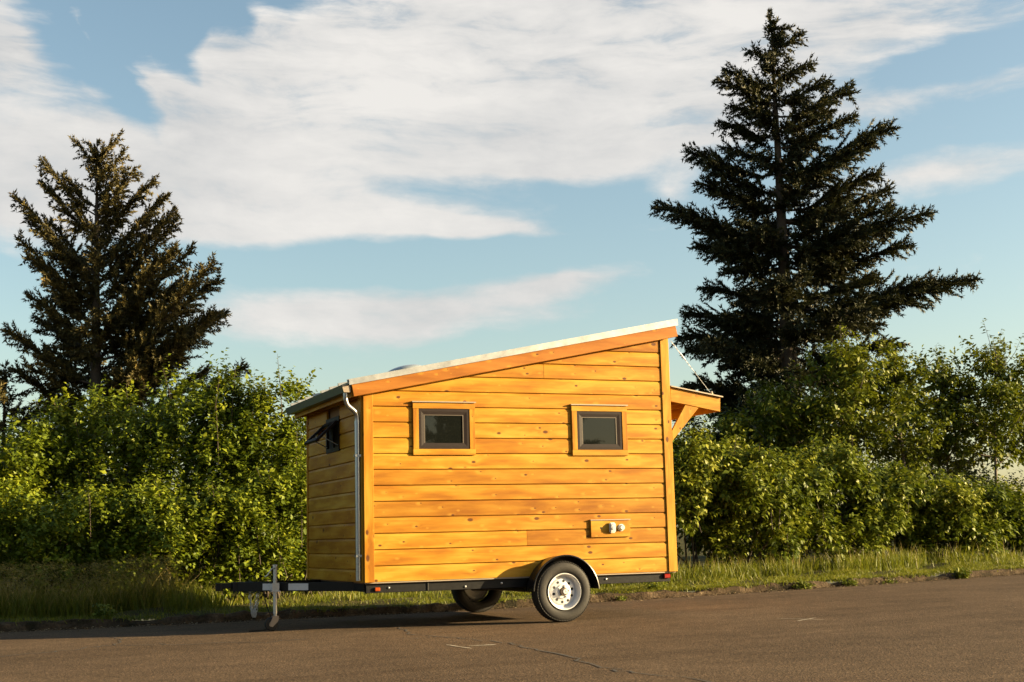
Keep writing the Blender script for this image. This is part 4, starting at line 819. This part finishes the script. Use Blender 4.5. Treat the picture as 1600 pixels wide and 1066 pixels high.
def put(n, x0, x1, d0, d1, h0, h1, lean, w, v, tip=.1, clump=.4):
    xy = scatter(rng, n, x0, x1, d0, d1, clump); k = len(xy); fo.add(*blades(rng, xy, rng.uniform(h0, h1, k), lean, rng.uniform(w*.6, w*1.3, k), np.clip(rng.normal(v, .17, k), 0, .95), tip))
put(30000, -9, 19, .05, 2.6, .03, .085, 1.2, .010, .45); put(16000, 3.5, 17, .03, 1.3, .03, .085, 1.2, .011, .52); put(6000, -6, 19, 1.2, 3.4, .08, .2, .7, .010, .5)
put(3600, -9, 19, .0, .2, .04, .11, 1.3, .010, .5, clump=.9)
fo.obj('grass', tag(None) if False else M_['grass'], None, (0, 0, 0), 'stuff'); tag(bpy.data.objects['grass'], 'short mown green grass covering the verge behind the kerb', 'grass')
fo = Fol()
put(4000, 5.0, 13.0, 1.4, 2.9, .1, .34, .55, .012, .36, .12, 1.5); put(420, 5.2, 13.5, 1.5, 2.8, .3, .48, .3, .008, .7, .3, 1.4)
tag(fo.obj('tall_grass', M_['grass'], None, (0, 0, 0), 'stuff'), 'tall upright grass along the foot of the shrubs past the canopy', 'grass')
fo = Fol()
put(5500, -6.5, -.7, .8, 2.2, .12, .42, .55, .011, .38, .12, 1.1); put(1700, -3.9, -1.2, .9, 1.9, .35, .62, .7, .007, .7, .4, .9)
# seed heads
xy = scatter(rng, 900, -3.9, -1.3, .9, 1.9, .2); hh = rng.uniform(.36, .66, 900); top_ = np.column_stack([xy, verge_z(xy[:,0], xy[:,1])+hh]); ang = rng.normal(2.6, .8, 900)
for j in range(7):
    d_ = np.column_stack([np.cos(ang), np.sin(ang), rng.uniform(-.2, .6, 900)]); fo.add(*leaves(top_+d_*(.022*j), nrm(d_+rng.normal(0, .5, (900, 3))), rng.normal(size=(900, 3)), rng.uniform(.02, .045, 900), np.full(900, .008), np.clip(rng.normal(.97, .05, 900), 0, 1)))
tag(fo.obj('seeding_grass', M_['grass'], None, (0, 0, 0), 'stuff'), 'tall seeding grass with pale tan heads beside the trailer coupler', 'grass')
def weed(x, dy, r, h, seed, label, n=60, ls=.06):
    y = float(kerb_y(x))+dy; rr = np.random.RandomState(seed); g = float(road_z(x)) if dy < .0 else gz_at(x, y); g = min(g, float(road_z(x))+.09); f = Fol()
    base = np.column_stack([x+rr.normal(0, r*.2, n), y+rr.normal(0, r*.15, n), np.full(n, g)]); ax = np.column_stack([rr.normal(0, .6, n), rr.normal(0, .5, n)-.15, rr.uniform(.4, 1.1, n)])
    sprigs(rr, f, base, ax, rr.uniform(h*.4, h, n), 6, np.full(n, ls), rr.normal(.5, .15, n), .3, .45); o = f.obj('weed', M_['leaf_right'], None, (x, y, g)); return tag(o, label, 'weed')
weed(10.75, -.03, .22, .2, 1, 'bushy weed growing out of the kerb past the shrubs', 70, .08); weed(7.75, -.01, .3, .16, 2, 'dark low weed spilling over the kerb by the tall grass', 90)
weed(8.6, .02, .3, .12, 3, 'flat sprawling weed on the broken kerb', 80); weed(5.4, .35, .22, .3, 4, 'leafy weed in the mown grass near the house corner', 80, .055)
weed(4.7, -.02, .2, .1, 5, 'tiny weed at the kerb beside the tyre', 40, .04); weed(9.3, .03, .25, .1, 6, 'low weed tufts along the kerb edge', 60, .05); weed(-2.4, .3, .08, .2, 7, 'shaded weed on the verge before the seeding grass', 120, .07)
rr = np.random.RandomState(5); n = 5200; x = rr.uniform(-9, 19, n); d = -np.abs(rr.normal(0, .07, n))-.01; k = rr.rand(n) < .25; d[k] = -rr.uniform(0, .5, k.sum())
P = np.column_stack([x, kerb_y(x)+d-.01, road_z(x)+.006+rr.uniform(0, .012, n)]); a = rr.uniform(0, 6.28, n); s_ = rr.uniform(.012, .04, n)
f = Fol(); f.add(*leaves(P, np.column_stack([np.cos(a), np.sin(a), rr.normal(0, .25, n)]), np.column_stack([rr.normal(0, .3, n), rr.normal(0, .3, n), np.ones(n)]), s_, s_*.5, rr.uniform(0, 1, n)))
tag(f.obj('leaf_litter', M_['dry'], None, (0, 0, 0), 'stuff'), 'dry leaf litter lying along the gutter of the kerb', 'leaf litter')

# unseen hedge bushes added past the frame to darken the end wall
hedge_src = next(o for o in bpy.data.objects if o.get('label') == 'tall maple bush covering the brownish fir trunk')
for k, (lx, ly, ro, sc) in enumerate(((-6.6, 7.6, 1.2, 1.0), (-8.4, 8.0, 2.9, 1.1), (-10.4, 7.5, 4.1, 1.05), (-12.6, 8.2, 5.3, 1.2))):
    tag(copy_tree(hedge_src, (lx, ly, .1), ro, sc), 'unseen maple bush added beyond the hedge end to keep sky light off the end wall', 'bush', 'unseen hedge bushes added beyond the ragged fir')
